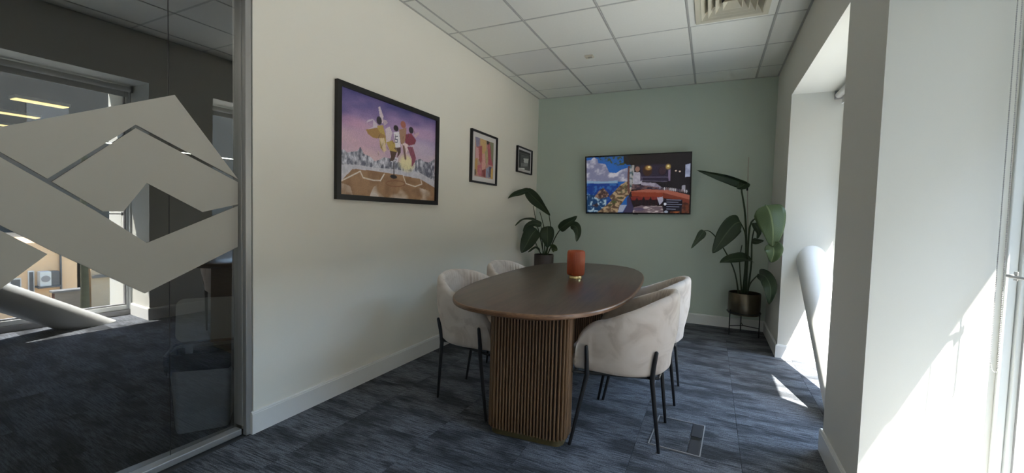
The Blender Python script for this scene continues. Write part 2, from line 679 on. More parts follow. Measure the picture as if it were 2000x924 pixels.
# ---- baseboards (each run with a small groove near its top)
BH, BT = 0.118, 0.014


def baseboard(name, runs):
    bm = BM()
    for axis, c, side, a, b in runs:
        prof = [(0, 0), (BT, 0), (BT, BH - 0.012), (BT - 0.003, BH - 0.009), (BT - 0.003, BH - 0.004), (BT - 0.006, BH), (0, BH)]
        if axis == 'y':
            prism(bm, [(c + side * p[0], p[1]) for p in prof], 'y', a, b)
        else:
            prism(bm, [(c + side * p[0], p[1]) for p in prof], 'x', a, b)
    return tag(obj(name, bm, M['trim']), kind='structure')


baseboard('baseboard_left', [('y', WL, 1, 1.425 - BT, D), ('x', 1.425, -1, WL - 0.034, WL)])
baseboard('baseboard_back', [('x', D, -1, WL + BT, XR)])
runs = [('y', XR, -1, WIN[0][1] - BT, D - BT), ('x', WIN[0][1], -1, XR, XF - 0.005),
        ('y', XR, -1, WIN[1][1] - BT, WIN[0][0] + BT), ('x', WIN[0][0], 1, XR, XF - 0.005),
        ('x', WIN[1][1], -1, XR, XF - 0.005), ('x', WIN[1][0], 1, XR, XF - 0.005),
        ('y', XR, -1, WIN[2][1] - BT, WIN[1][0] + BT), ('x', WIN[2][1], -1, XR, XF - 0.005),
        ('y', XR, -1, WIN[3][1] - BT, WIN[2][0] + BT), ('y', XR, -1, WIN[4][1] - BT, WIN[3][0] + BT)]
baseboard('baseboard_right', runs)

# ---- suspended ceiling
bm = BM()
box(bm, (WL - 0.1, YB - 0.1, H + 0.1), (XO, D + 0.12, H + 0.2))
ceil = tag(obj('ceiling', bm, M['soffit_dark']), kind='structure')
LX = [WL] + [-2.034 + 0.6 * k for k in range(5)] + [XR]
LY = [y for y in [3.165 + 0.6 * k for k in range(-16, 4)] if YB + 0.05 < y < D]
LYs = [YB] + LY + [D]
cache = {}
for i in range(len(LX) - 1):
    for j in range(len(LYs) - 1):
        xa, xb, ya, yb = LX[i], LX[i + 1], LYs[j], LYs[j + 1]
        dark = (i == 1 and abs(ya - 3.765) < 0.01)
        if i == 4 and abs(ya - 3.165) < 0.01:
            # the cell with the air diffuser: a cut-out tile
            bm = BM()
            hs = 0.2
            cx, cy = (xa + xb) / 2, (ya + yb) / 2
            for (p, q, r, s) in ((xa + .009, ya + .009, xb - .009, cy - hs), (xa + .009, cy + hs, xb - .009, yb - .009),
                                 (xa + .009, cy - hs, cx - hs, cy + hs), (cx + hs, cy - hs, xb - .009, cy + hs)):
                box(bm, (p, q, H - 0.001), (r, s, H + 0.014))
            obj('ceiling_tile', bm, M['tile'], ceil)
            continue
        key = (round(xb - xa, 3), round(yb - ya, 3), dark)
        if key not in cache:
            bm = BM()
            box(bm, (0.009, 0.009, 0), (xb - xa - 0.009, yb - ya - 0.009, 0.015), bevel=0.003, segs=1)
            o_ = obj('ceiling_tile', bm, M['tile_dark'] if dark else M['tile'], ceil)
            cache[key] = o_.data
        else:
            o_ = link('ceiling_tile', cache[key], ceil)
        o_.location = (xa, ya, H + (0.004 if dark else -0.001) + random.uniform(0, 0.0015))
        if dark:
            o_['label'] = 'slightly greyer ceiling tile'
bm = BM()
box(bm, (-0.012, YB, 0.002), (0.012, D, 0.03))
box(bm, (-0.0035, YB, -0.004), (0.0035, D, 0.0018))
main_me = None
for x in LX[1:-1]:
    if main_me is None:
        o_ = obj('tee_bar', bm, M['tee'], ceil)
        main_me = o_.data
    else:
        o_ = link('tee_bar', main_me, ceil)
    o_.location = (x, 0, H)
cross_me = {}
for y in LY:
    for i in range(len(LX) - 1):
        w = round(LX[i + 1] - LX[i], 3)
        if w not in cross_me:
            bm = BM()
            box(bm, (0.0125, -0.010, 0.002), (w - 0.0125, 0.010, 0.028))
            o_ = obj('cross_tee', bm, M['tee'], ceil)
            cross_me[w] = o_.data
        else:
            o_ = link('cross_tee', cross_me[w], ceil)
        o_.location = (LX[i], y, H)
bm = BM()
box(bm, (WL, YB, H - 0.003), (WL + 0.016, D, H))
box(bm, (XR - 0.016, YB, H - 0.003), (XR, D, H))
box(bm, (WL + 0.016, D - 0.016, H - 0.003), (XR - 0.016, D, H))
obj('edge_trim', bm, M['tee'], ceil)

# ---- windows: frame, pane and low sill riser
for n, (ya, yb) in enumerate(WIN, 1):
    w = tag(empty('window_%d' % n, (XF, (ya + yb) / 2, 0)), kind='structure')
    hw = (yb - ya) / 2
    bm = BM()
    for s in (-1, 1):
        lo, hi = sorted((s * hw, s * (hw - 0.014)))
        box(bm, (0, lo, 0.052), (0.03, hi, ZS), bevel=0.003)
        lo, hi = sorted((s * hw, s * (hw - 0.030)))
        box(bm, (0.031, lo, 0.052), (0.09, hi, ZS), bevel=0.004)
    box(bm, (0.031, -hw + 0.030, 0.052), (0.09, hw - 0.030, 0.096), bevel=0.004)
    box(bm, (0.031, -hw + 0.030, ZS - 0.06), (0.09, hw - 0.030, ZS), bevel=0.004)
    obj('window_frame', bm, M['white_frame'], w)
    bm = BM()
    for s in (-1, 1):
        lo, hi = sorted((s * (hw - 0.0305), s * (hw - 0.042)))
        box(bm, (0.045, lo, 0.0965), (0.075, hi, ZS - 0.0605))
    box(bm, (0.045, -hw + 0.0425, 0.0965), (0.075, hw - 0.0425, 0.110))
    obj('glazing_bead', bm, M['lift_rail'], w)
    bm = BM()
    box(bm, (0.012, -hw, 0.0), (0.09, hw, 0.051))
    obj('sill_riser', bm, M['lift_rail'], w)
    bm = BM()
    v = [bm.verts.new(p) for p in ((0.06, -hw + 0.035, 0.09), (0.06, hw - 0.035, 0.09), (0.06, hw - 0.035, ZS - 0.065), (0.06, -hw + 0.035, ZS - 0.065))]
    bm.faces.new(v)
    obj('window_pane', bm, M['window_glass'], w)


# ---- inclined structural tubes behind the pillar
def brace(name, y_top, y_sign, label):
    slope, r, cx = 0.66, 0.113, 0.795
    d = Vector((0, y_sign, slope)).normalized()
    u = Vector((1, 0, 0))
    v = d.cross(u).normalized()
    p0 = Vector((cx, y_top, 0.870))
    bm = BM()
    A, B = [], []
    for k in range(40):
        a = 2 * math.pi * k / 40
        q = p0 + (u * math.cos(a) + v * math.sin(a)) * r
        ta = (y_top - q.y) / d.y
        tb = (0.0 - q.z) / d.z
        A.append(bm.verts.new(q + d * ta))
        B.append(bm.verts.new(q + d * tb))
    for k in range(40):
        bm.faces.new((A[k], A[(k + 1) % 40], B[(k + 1) % 40], B[k]))
    bm.faces.new(A)
    bm.faces.new(B[::-1])
    o = obj(name, bm, M['column'], smooth=True)
    tag(o, label, 'column')
    return o


brace('inclined_column', WIN[0][1] - 0.001, 1, 'white slanted steel tube leaning up to the far side of the window recess')
brace('inclined_column', WIN[1][0] + 0.001, -1, 'white slanted steel tube in the nearer window bay, seen mirrored in the glass partition')

# ------------------------------------------------------------------ glass partition on the left
GX = -2.21
part = tag(empty('glass_partition', (GX, 1.39, 0), 0), 'clear glass partition with frosted geometric film at left of white wall', 'partition')
bm = BM()
box(bm, (-0.028, -0.002, 0.045), (0.028, 0.030, H - 0.05), bevel=0.003)
box(bm, (0.030, 0.000, 0.0), (0.058, 0.032, H), bevel=0.003)
box(bm, (-0.045, 0.000, 0.0), (-0.030, 0.032, H), bevel=0.002)
obj('end_post', bm, M['alu'], part)
bm = BM()
box(bm, (-0.026, YB - 1.39, 0.0), (0.026, -0.003, 0.032), bevel=0.004)
obj('bottom_rail', bm, M['alu'], part)
bm = BM()
box(bm, (-0.03, YB - 1.39, H - 0.05), (0.03, -0.003, H), bevel=0.004)
obj('top_rail', bm, M['alu'], part)
GROT = Matrix.Translation((0, 0, 1.1)) @ Matrix.Rotation(R(-1.5), 4, 'Z') @ Matrix.Rotation(R(0.65), 4, 'Y') @ Matrix.Translation((0, 0, -1.1))
yj = 1.083 - 1.39
for a, b in ((yj + 0.0015, -0.003), (yj - 1.0, yj - 0.0015), (yj - 3.003 - 1.0, yj - 1.003), (YB - 1.39, yj - 4.006)):
    bm = BM()
    v = [bm.verts.new(GROT @ Vector(p)) for p in ((0, a, 0.03), (0, b, 0.03), (0, b, H - 0.05), (0, a, H - 0.05))]
    bm.faces.new(v)
    obj('glass_pane', bm, M['partition_glass'], part)
bm = BM()
box(bm, (-0.002, yj - 0.001, 0.03), (0.002, yj + 0.001, H - 0.05))
bmesh.ops.transform(bm, matrix=GROT, verts=bm.verts)
obj('pane_joint', bm, M['black_plastic'], part)
FILM = {
    'upper': [(0.20, 1.265), (0.581, 1.442), (1.105, 1.689), (1.384, 1.337), (0.962, 1.528), (0.698, 1.278), (0.58, 1.363), (0.20, 1.61)],
    'ring': [(0.962, 1.514), (1.384, 1.322), (1.384, 1.209), (1.218, 1.166), (0.999, 1.287), (0.919, 1.163), (0.853, 1.161), (0.709, 1.268)],
    'lower': [(0.20, 1.60), (0.579, 1.346), (0.83, 1.163), (0.997, 1.027), (1.384, 1.201), (1.384, 0.99), (0.989, 0.807), (0.711, 1.006), (0.574, 1.113), (0.20, 1.39)],
    'corner': [(0.20, 1.36), (0.574, 1.094), (0.694, 0.999), (0.57, 0.878), (0.20, 0.60)],
}
for k, pts in FILM.items():
    bm = BM()
    A = [bm.verts.new(GROT @ Vector((0.005, p[0] - 1.39, p[1]))) for p in pts]
    bm.faces.new(A)
    bmesh.ops.triangulate(bm, faces=bm.faces[:])
    obj('frosted_film', bm, M['film'], part)

# ------------------------------------------------------------------ dim office behind the partition
bm = BM()
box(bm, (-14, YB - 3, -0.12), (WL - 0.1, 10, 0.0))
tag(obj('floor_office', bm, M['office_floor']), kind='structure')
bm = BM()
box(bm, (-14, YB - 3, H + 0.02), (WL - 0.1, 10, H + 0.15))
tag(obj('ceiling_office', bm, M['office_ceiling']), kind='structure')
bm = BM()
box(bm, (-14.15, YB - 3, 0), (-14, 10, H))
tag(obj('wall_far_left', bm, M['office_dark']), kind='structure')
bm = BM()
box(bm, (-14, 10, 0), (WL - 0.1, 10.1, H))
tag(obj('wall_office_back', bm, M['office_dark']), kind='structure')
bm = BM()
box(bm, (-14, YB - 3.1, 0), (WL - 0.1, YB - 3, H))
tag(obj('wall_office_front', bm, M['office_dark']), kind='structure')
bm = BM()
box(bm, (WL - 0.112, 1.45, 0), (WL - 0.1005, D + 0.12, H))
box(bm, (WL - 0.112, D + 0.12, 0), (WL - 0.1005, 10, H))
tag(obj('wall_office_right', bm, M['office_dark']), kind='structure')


def strip_light(x, y0, y1, label, group='lit strip lights on the dark office ceiling'):
    e = tag(empty('strip_light', (x, (y0 + y1) / 2, H + 0.018)), label, 'ceiling light', group)
    h = (y1 - y0) / 2
    bm = BM()
    box(bm, (-0.12, -h, -0.05), (0.12, h, 0), bevel=0.006)
    obj('housing', bm, M['white_frame'], e)
    bm = BM()
    box(bm, (-0.105, -h + 0.015, -0.058), (0.105, h - 0.015, -0.051))
    obj('diffuser', bm, M['lamp'], e)


strip_light(-9.40, 2.60, 3.20, 'short yellow-lit strip light nearest the frosted apex, on dark ceiling')
strip_light(-11.1, 2.20, 3.40, 'longer yellow-lit strip light behind the short one, lower in view')
strip_light(-12.9, 2.30, 3.60, 'farthest yellow-lit strip light just above the frosted film')
strip_light(-6.90, 1.15, 1.80, 'bright yellow-lit strip light cut by the left edge of the photo')

M['panel'] = emit_mat('fill_panel_glow', (1.0, 0.95, 0.85), 6.0)  # glow for unseen ceiling panels added to brighten the office
pan = None
for x, y, where in ((-4.6, 4.2, 'hidden behind the white picture wall'), (-7.0, 7.0, 'far behind the white picture wall'), (-4.2, -.6, 'nearest the glass partition, beside the camera'), (-7.2, .4, 'one row beyond the one nearest the partition'), (-10.0, 7.6, 'in the far corner of the office'), (-10.0, .8, 'two rows beyond the partition, left of view')):
    e = tag(empty('fill_panel', (x, y, H + .018)), 'added unseen office fill panel ' + where, 'ceiling light', 'unseen fill panels added to brighten the neighbouring office')
    if pan is None:
        bm = BM(); box(bm, (-.3, -.3, -.05), (.3, .3, 0)); a_ = obj('housing', bm, M['white_frame'], e)
        bm = BM(); box(bm, (-.28, -.28, -.056), (.28, .28, -.0505)); b_ = obj('diffuser', bm, M['panel'], e)
        pan = (a_.data, b_.data)
    else:
        link('housing', pan[0], e); link('diffuser', pan[1], e)

# ------------------------------------------------------------------ tapered bin behind the glass
BINA = math.atan2(0.8, 0.6)
binr = tag(empty('waste_bin', (-2.475, 1.372, 0), R(53)), 'grey tapered waste bin with black bag behind the glass partition', 'bin')


def rrect(hx, hy, r, n=6):
    out = []
    for (sx, sy, a0) in ((1, 1, 0), (-1, 1, 90), (-1, -1, 180), (1, -1, 270)):
        for k in range(n + 1):
            a = R(a0 + 90 * k / n)
            out.append((sx * (hx - r) + r * math.cos(a), sy * (hy - r) + r * math.sin(a)))
    return out


def loft(bm, sections, cap0=True, cap1=True):
    rings = [[bm.verts.new((p[0], p[1], z)) for p in pts] for pts, z in sections]
    n = len(rings[0])
    for a, b in zip(rings[:-1], rings[1:]):
        for k in range(n):
            bm.faces.new((a[k], a[(k + 1) % n], b[(k + 1) % n], b[k]))
    if cap0: bm.faces.new(rings[0][::-1])
    if cap1: bm.faces.new(rings[-1])
    return rings


bm = BM()
loft(bm, [(rrect(.115, .085, .03), 0), (rrect(.120, .09, .03), .02), (rrect(.142, .108, .035), .40), (rrect(.150, .115, .035), .402), (rrect(.150, .115, .035), .42),
          (rrect(.140, .106, .03), .42), (rrect(.12, .09, .03), .03)], True, True)
obj('body', bm, M['bin'], binr, smooth=True)
bm = BM()
secs = []
for zz, gr in ((.345, .006), (.36, .010), (.40, .013), (.426, .012), (.43, 0.0), (.40, -.010), (.30, -.014)):
    pts = rrect(.150 + gr, .115 + gr, .035)
    pts = [(p[0] * (1 + rng.uniform(-.012, .012)), p[1] * (1 + rng.uniform(-.015, .015))) for p in pts]
    secs.append((pts, zz))
rr_ = loft(bm, secs, False, True)
for v_ in rr_[0]:
    v_.co.z += rng.uniform(-.03, .006)
obj('bin_bag', bm, M['bag'], binr, smooth=True, angle=60)
bm = BM()
A = loft(bm, [(rrect(.155, .12, .04), 0), (rrect(.155, .12, .04), .012), (rrect(.145, .11, .04), .028)], True, True)
bmesh.ops.transform(bm, matrix=Matrix.Translation((0, .135, .432)) @ Matrix.Rotation(R(-97), 4, 'X') @ Matrix.Translation((0, -.118, 0)) , verts=bm.verts)
bmesh.ops.transform(bm, matrix=Matrix.Translation((0, 0, 0)), verts=bm.verts)
obj('lid', bm, M['bin_lid'], binr, smooth=True)


# ------------------------------------------------------------------ painted pictures (vertex colours on a fine grid)
class Art:
    """flat print: colours painted on a w x h grid; points are given in the drawing's own sketch frame"""
    def __init__(s, w, h, corners):
        s.w, s.h = w, h
        s.u, s.v = np.meshgrid((np.arange(w)) / (w - 1), (np.arange(h)) / (h - 1))   # v runs down
        s.c = np.zeros((h, w, 3))
        A, b = [], []
        for (x, y), (U, V) in zip(corners, ((0, 0), (1, 0), (1, 1), (0, 1))):
            A.append([x, y, 1, 0, 0, 0, -U * x, -U * y]); b.append(U)
            A.append([0, 0, 0, x, y, 1, -V * x, -V * y]); b.append(V)
        s.Hm = np.append(np.linalg.solve(np.array(A, float), np.array(b, float)), 1).reshape(3, 3)

    def uv(s, pts):
        P = np.array([(x, y, 1.0) for x, y in pts]) @ s.Hm.T
        return P[:, :2] / P[:, 2:]

    def noise(s, sx, sy, seed, octaves=3):
        r = np.random.RandomState(seed)
        out = np.zeros((s.h, s.w)); amp = 1; tot = 0
        for o in range(octaves):
            g = r.rand(int(sy) + 3, int(sx) + 3)
            x, y = s.u * sx, s.v * sy
            i, j = x.astype(int), y.astype(int)
            fx, fy = x - i, y - j
            fx, fy = fx * fx * (3 - 2 * fx), fy * fy * (3 - 2 * fy)
            out += amp * (g[j, i] * (1 - fx) * (1 - fy) + g[j, i + 1] * fx * (1 - fy) + g[j + 1, i] * (1 - fx) * fy + g[j + 1, i + 1] * fx * fy)
            tot += amp; amp *= .55; sx *= 2; sy *= 2
        return out / tot

    def inside(s, pts):
        P = s.uv(pts)
        m = np.zeros((s.h, s.w), bool)
        n = len(P)
        for i in range(n):
            x1, y1 = P[i]; x2, y2 = P[(i + 1) % n]
            if y1 == y2: continue
            c = ((s.v >= min(y1, y2)) & (s.v < max(y1, y2)) & (s.u < (s.v - y1) * (x2 - x1) / (y2 - y1) + x1))
            m ^= c
        return m

    def put(s, m, col, a=1.0):
        m = m.astype(float) if m.dtype == bool else m
        m = (m * a)[..., None]
        col = np.array(col, float)
        s.c = s.c * (1 - m) + col * m

    def poly(s, pts, col, a=1.0, noise=None):
        m = s.inside(pts)
        if noise is not None:
            n, col2 = noise
            cc = np.array(col, float) * (1 - n[..., None]) + np.array(col2, float) * n[..., None]
            s.put(m, cc, a)
        else:
            s.put(m, col, a)

    def line(s, pts, wd, col, a=1.0):
        P = s.uv(pts)
        asp = s.w / s.h
        m = np.zeros((s.h, s.w))
        for (x1, y1), (x2, y2) in zip(P[:-1], P[1:]):
            dx, dy = (x2 - x1) * asp, y2 - y1
            L = dx * dx + dy * dy + 1e-9
            t = np.clip((((s.u - x1) * asp) * dx + (s.v - y1) * dy) / L, 0, 1)
            d = np.hypot((s.u - x1) * asp - t * dx, s.v - y1 - t * dy)
            m = np.maximum(m, np.clip(1.5 - d / (wd / 2), 0, 1))
        s.put(m, col, a)

    def ell(s, cx, cy, rx, ry, col, a=1.0, soft=0.15):
        P = s.uv([(cx, cy), (cx + rx, cy), (cx, cy + ry)])
        ax = np.hypot(*(P[1] - P[0])); ay = np.hypot(*(P[2] - P[0]))
        d = np.hypot((s.u - P[0][0]) / ax, (s.v - P[0][1]) / ay)
        s.put(np.clip((1 - d) / soft + .5, 0, 1), col, a)

    def mesh(s, name, W, Hh, mat, parent, gain=1.0, sat=.85, edge=0):
        """grid in local x (right) / z (up), facing -y"""
        xs = (s.u - .5) * W; zs = (.5 - s.v) * Hh
        co = np.stack([xs, np.zeros_like(xs), zs], -1).reshape(-1, 3)
        idx = np.arange(s.w * s.h).reshape(s.h, s.w)
        f = np.stack([idx[1:, :-1], idx[1:, 1:], idx[:-1, 1:], idx[:-1, :-1]], -1).reshape(-1, 4)
        me = bpy.data.meshes.new(name)
        me.from_pydata(co.tolist(), [], f.tolist())
        at = me.color_attributes.new('ink', 'FLOAT_COLOR', 'POINT')
        c = np.clip(s.c / 255.0, 0, 1)
        g_ = c.mean(-1, keepdims=True)
        c = np.clip(g_ + (c - g_) * sat, 0, 1) * (1 + .10 * (np.random.RandomState(5).rand(s.h, s.w, 1) - .5))
        c = np.clip(c, 0, 1)
        if edge:
            c[:edge] = c[-edge:] = .02
            c[:, :edge] = c[:, -edge:] = .02
        L = np.where(c <= .04045, c / 12.92, ((c + .055) / 1.055) ** 2.4) * gain
        L = np.clip(L, 0, 1).reshape(-1, 3)
        at.data.foreach_set('color', np.concatenate([L, np.ones((len(L), 1))], 1).astype(np.float32).ravel())
        me.materials.append(mat)
        return link(name, me, parent)


def frame_bars(bm, W, Hh, b, depth):
    """four mitred bars around W x Hh (outer), facing -y with the back at y=0"""
    o = [(-W / 2, -Hh / 2), (W / 2, -Hh / 2), (W / 2, Hh / 2), (-W / 2, Hh / 2)]
    i_ = [(-W / 2 + b, -Hh / 2 + b), (W / 2 - b, -Hh / 2 + b), (W / 2 - b, Hh / 2 - b), (-W / 2 + b, Hh / 2 - b)]
    for k in range(4):
        n = (k + 1) % 4
        prism(bm, [o[k], o[n], i_[n], i_[k]], 'y', 0, -depth)


# --- large print: draped figures over a court in snowy mountains
art = Art(250, 170, [(65, 62), (752, 303), (738, 893), (50, 862)])
v = art.v[..., None]; u = art.u[..., None]
n1 = art.noise(4, 7, 1)[..., None]
top_, mid_, low_ = np.array([72, 66, 142.]), np.array([160, 122, 180.]), np.array([214, 178, 190.])
t = np.clip(v * 1.0 + .45 * (n1 - .5) + .12 * u, 0, 1)
base = np.where(t < .32, top_ + (mid_ - top_) * (t / .32), mid_ + (low_ - mid_) * np.clip((t - .32) / .38, 0, 1))
art.c = base
art.ell(230, 450, 150, 120, (222, 166, 176), .45, .9)
art.ell(690, 500, 90, 120, (184, 178, 212), .5, .9)
art.ell(140, 320, 110, 40, (206, 138, 178), .5, .9)
art.ell(640, 400, 130, 40, (196, 140, 186), .5, .9)
nm = art.noise(60, 22, 3, 4)
nm = np.clip((nm - .36) * 2.8, 0, 1)
art.poly([(55, 540), (85, 530), (110, 552), (150, 545), (185, 540), (207, 508), (232, 560), (280, 580), (310, 612), (345, 600), (372, 582), (410, 585), (450, 600), (500, 620), (560, 640), (600, 600), (640, 585), (665, 605), (700, 610), (742, 585), (740, 790), (620, 730), (400, 690), (180, 670), (55, 720)], (92, 94, 118), 1, (nm, (208, 206, 220)))
art.poly([(55, 640), (180, 640), (330, 660), (480, 668), (640, 690), (740, 745), (740, 800), (400, 715), (55, 760)], (206, 202, 214), .85)
nf = np.clip((art.noise(14, 10, 5) - .35) * 2.6, 0, 1)
art.poly([(52, 775), (150, 672), (300, 682), (450, 700), (640, 735), (742, 795), (740, 900), (45, 870)], (176, 128, 86), 1, (nf * .6, (138, 92, 58)))
for L_ in ([(52, 770), (205, 688)], [(205, 690), (225, 735), (300, 752), (350, 752), (378, 705)], [(378, 705), (350, 755)], [(515, 715), (535, 770)], [(535, 770), (600, 790), (650, 770), (642, 742)]):
    art.line(L_, .013, (232, 222, 214), .9)
a_ = [(460 + 70 * math.cos(k / 12 * 2 * math.pi), 772 + 22 * math.sin(k / 12 * 2 * math.pi)) for k in range(13)]
art.line(a_, .011, (150, 92, 60), .9)
ns = np.clip((art.noise(7, 6, 9) - .42) * 4, 0, 1)
sm = art.inside([(270, 870), (300, 800), (400, 740), (540, 760), (640, 800), (740, 830), (742, 900), (270, 885)])
art.put(sm * ns, (226, 216, 212), .85)
sm = art.inside([(45, 770), (130, 800), (150, 870), (45, 870)])
art.put(sm * ns, (226, 216, 212), .7)
art.ell(540, 620, 52, 58, (236, 222, 160), .9, .6)
# hoop stand
art.line([(448, 590), (448, 720)], .013, (44, 40, 52))
art.ell(446, 722, 24, 14, (40, 34, 40))
art.poly([(424, 574), (478, 580), (476, 618), (426, 612)], (214, 210, 220), .9)
art.line([(436, 590), (466, 592), (464, 608), (437, 606), (436, 590)], .006, (90, 70, 90))
# draped figures seen from behind
GO, SK, WH, RE, BR = (196, 160, 70), (172, 124, 92), (222, 216, 226), (150, 52, 76), (92, 62, 52)
art.poly([(340, 215), (352, 208), (376, 280), (372, 330), (356, 330)], (206, 184, 196))
art.poly([(300, 310), (250, 330), (262, 310), (300, 300), (335, 345), (330, 370), (275, 395), (248, 382), (300, 360)], (208, 196, 206), .8)
art.poly([(330, 350), (372, 345), (385, 400), (395, 470), (372, 540), (352, 510), (345, 440)], GO)
art.poly([(248, 380), (330, 365), (350, 400), (395, 425), (380, 445), (300, 440), (262, 410)], (178, 128, 62))
art.poly([(345, 440), (380, 440), (395, 530), (380, 545), (362, 500)], (222, 196, 152))
art.ell(345, 312, 18, 30, (54, 44, 58))
art.poly([(370, 300), (400, 310), (408, 330), (380, 350)], (186, 160, 176))
art.poly([(390, 370), (420, 355), (440, 400), (420, 470), (395, 480)], (210, 190, 200))
art.poly([(395, 470), (440, 455), (480, 510), (470, 545), (420, 530)], GO)
art.poly([(420, 530), (470, 540), (450, 600), (420, 610), (428, 570)], BR)
art.ell(466, 366, 17, 22, (46, 34, 38))
art.poly([(448, 395), (488, 390), (498, 500), (462, 512)], WH)
art.line([(478, 425), (460, 426), (460, 446), (476, 448), (475, 468), (458, 468)], .009, (70, 72, 110))
art.poly([(450, 510), (500, 505), (498, 545), (470, 585), (478, 545)], BR)
art.ell(518, 338, 18, 26, (178, 92, 72))
art.poly([(488, 375), (540, 360), (538, 430), (520, 490), (500, 480)], SK)
art.poly([(500, 480), (545, 470), (560, 520), (525, 560), (515, 520)], (226, 198, 200))
art.line([(520, 500), (532, 585)], .03, (128, 84, 72))
art.ell(575, 378, 16, 24, (44, 34, 44))
art.poly([(535, 410), (575, 400), (610, 450), (600, 480), (560, 490), (530, 470)], RE)
art.poly([(590, 410), (628, 390), (632, 405), (605, 435)], (196, 160, 176))
art.poly([(545, 500), (585, 500), (608, 580), (600, 610), (575, 650), (578, 590)], (152, 66, 94))
for k in range(26):
    x_, y_ = random.uniform(330, 600), random.uniform(380, 560)
    art.line([(x_, y_), (x_ + random.uniform(-12, 12), y_ + random.uniform(10, 34))], .010, random.choice(((90, 60, 50), (232, 210, 170), (120, 80, 60))), .45)

p1 = tag(empty('framed_picture', (WL + 0.001, 2.487, 1.633), R(90)), 'largest framed picture, draped figures above a snowy basketball court', 'picture')
bm = BM(); frame_bars(bm, 1.085, .742, .034, .026)
obj('frame', bm, M['black_frame'], p1)
o_ = art.mesh('print', 1.085 - .066, .742 - .066, M['print'], p1, 1.3, .72)
o_.location = (0, -.010, 0)
bm = BM(); box(bm, (-.53, -.008, -.36), (.53, -.001, .36)); obj('backing_board', bm, M['black_plastic'], p1)

# --- abstract print
art = Art(90, 100, [(262, 190), (487, 265), (470, 738), (228, 705)])
n1 = art.noise(5, 6, 21, 3)[..., None]
art.c = np.array([190, 150, 120.]) * (1 - n1) + np.array([196, 130, 130.]) * n1
art.poly([(262, 190), (320, 205), (310, 320), (270, 310)], (134, 126, 164))
art.poly([(320, 205), (400, 235), (390, 400), (330, 400)], (214, 166, 96))
art.poly([(270, 320), (345, 300), (330, 560), (290, 470)], (188, 76, 80))
art.poly([(265, 320), (295, 330), (300, 470), (255, 500)], (214, 150, 160))
art.poly([(410, 270), (470, 260), (470, 560), (415, 540)], (190, 74, 92))
art.poly([(400, 240), (440, 252), (425, 285), (404, 285)], (62, 52, 46))
art.poly([(440, 250), (487, 265), (478, 560), (455, 470)], (134, 136, 96))
art.poly([(345, 400), (400, 400), (380, 560), (350, 680), (325, 560)], (222, 152, 142))
art.poly([(375, 380), (410, 330), (415, 500), (385, 560)], (176, 160, 104))
art.poly([(250, 470), (280, 460), (265, 690), (235, 640)], (206, 150, 70))
art.poly([(275, 560), (330, 540), (325, 700), (270, 690)], (206, 96, 110))
art.poly([(330, 620), (380, 600), (375, 715), (325, 705)], (160, 60, 62))
art.poly([(385, 600), (430, 560), (425, 725), (380, 720)], (136, 146, 184))
art.poly([(425, 570), (455, 570), (440, 720), (420, 700)], (84, 84, 116))
art.poly([(450, 600), (475, 580), (470, 738), (440, 730)], (218, 170, 70))
art.poly([(232, 620), (250, 610), (250, 690), (230, 690)], (96, 74, 70))
for k in range(30):
    x_, y_ = random.uniform(245, 470), random.uniform(230, 690)
    art.line([(x_, y_), (x_ + random.uniform(-8, 8), y_ + random.uniform(20, 70))], .02, random.choice(((230, 180, 150), (150, 70, 70), (220, 190, 120), (170, 120, 140))), .5)
p2 = tag(empty('framed_picture', (WL + 0.001, 3.847, 1.764), R(90)), 'middle framed picture, colourful abstract brushstrokes with a white mount', 'picture')
bm = BM(); frame_bars(bm, .545, .515, .018, .026)
obj('frame', bm, M['black_frame'], p2)
bm = BM(); box(bm, (-.265, -.009, -.25), (.265, -.001, .25)); obj('mount_card', bm, M['mount'], p2)
o_ = art.mesh('print', .39, .385, M['print'], p2, 1.2, .7); o_.location = (0.005, -.0105, 0)

# --- small monochrome print
art = Art(80, 60, [(818, 350), (952, 388), (940, 632), (810, 550)])
n1 = art.noise(9, 8, 31, 3)[..., None]
art.c = np.array([58, 60, 62.]) * (1 - n1) + np.array([96, 98, 98.]) * n1
art.poly([(818, 350), (952, 388), (950, 430), (818, 400)], (40, 42, 44))
art.line([(820, 385), (950, 420)], .05, (78, 80, 80))
art.poly([(860, 450), (925, 460), (915, 520), (862, 500)], (172, 174, 172))
art.poly([(835, 500), (915, 520), (910, 560), (835, 540)], (120, 122, 122))
art.poly([(818, 400), (832, 404), (828, 540), (812, 540)], (44, 46, 48))
art.poly([(930, 430), (950, 435), (942, 620), (926, 600)], (36, 38, 40))
art.poly([(812, 548), (870, 566), (870, 612), (810, 596)], (196, 198, 196))
art.poly([(872, 570), (925, 560), (935, 625), (872, 610)], (84, 86, 86))
art.line([(862, 470), (850, 540)], .03, (30, 30, 32))
art.line([(925, 470), (918, 545)], .03, (30, 30, 32))
p3 = tag(empty('framed_picture', (WL + 0.001, 4.875, 1.874), R(90)), 'smallest framed picture, black and white photograph nearest the green wall', 'picture')
bm = BM(); frame_bars(bm, .46, .312, .015, .026)
obj('frame', bm, M['black_frame'], p3)
bm = BM(); box(bm, (-.224, -.009, -.15), (.224, -.001, .15)); obj('mount_card', bm, M['mount'], p3)
o_ = art.mesh('print', .355, .225, M['print'], p3, 1.6); o_.location = (.008, -.0105, 0.005)

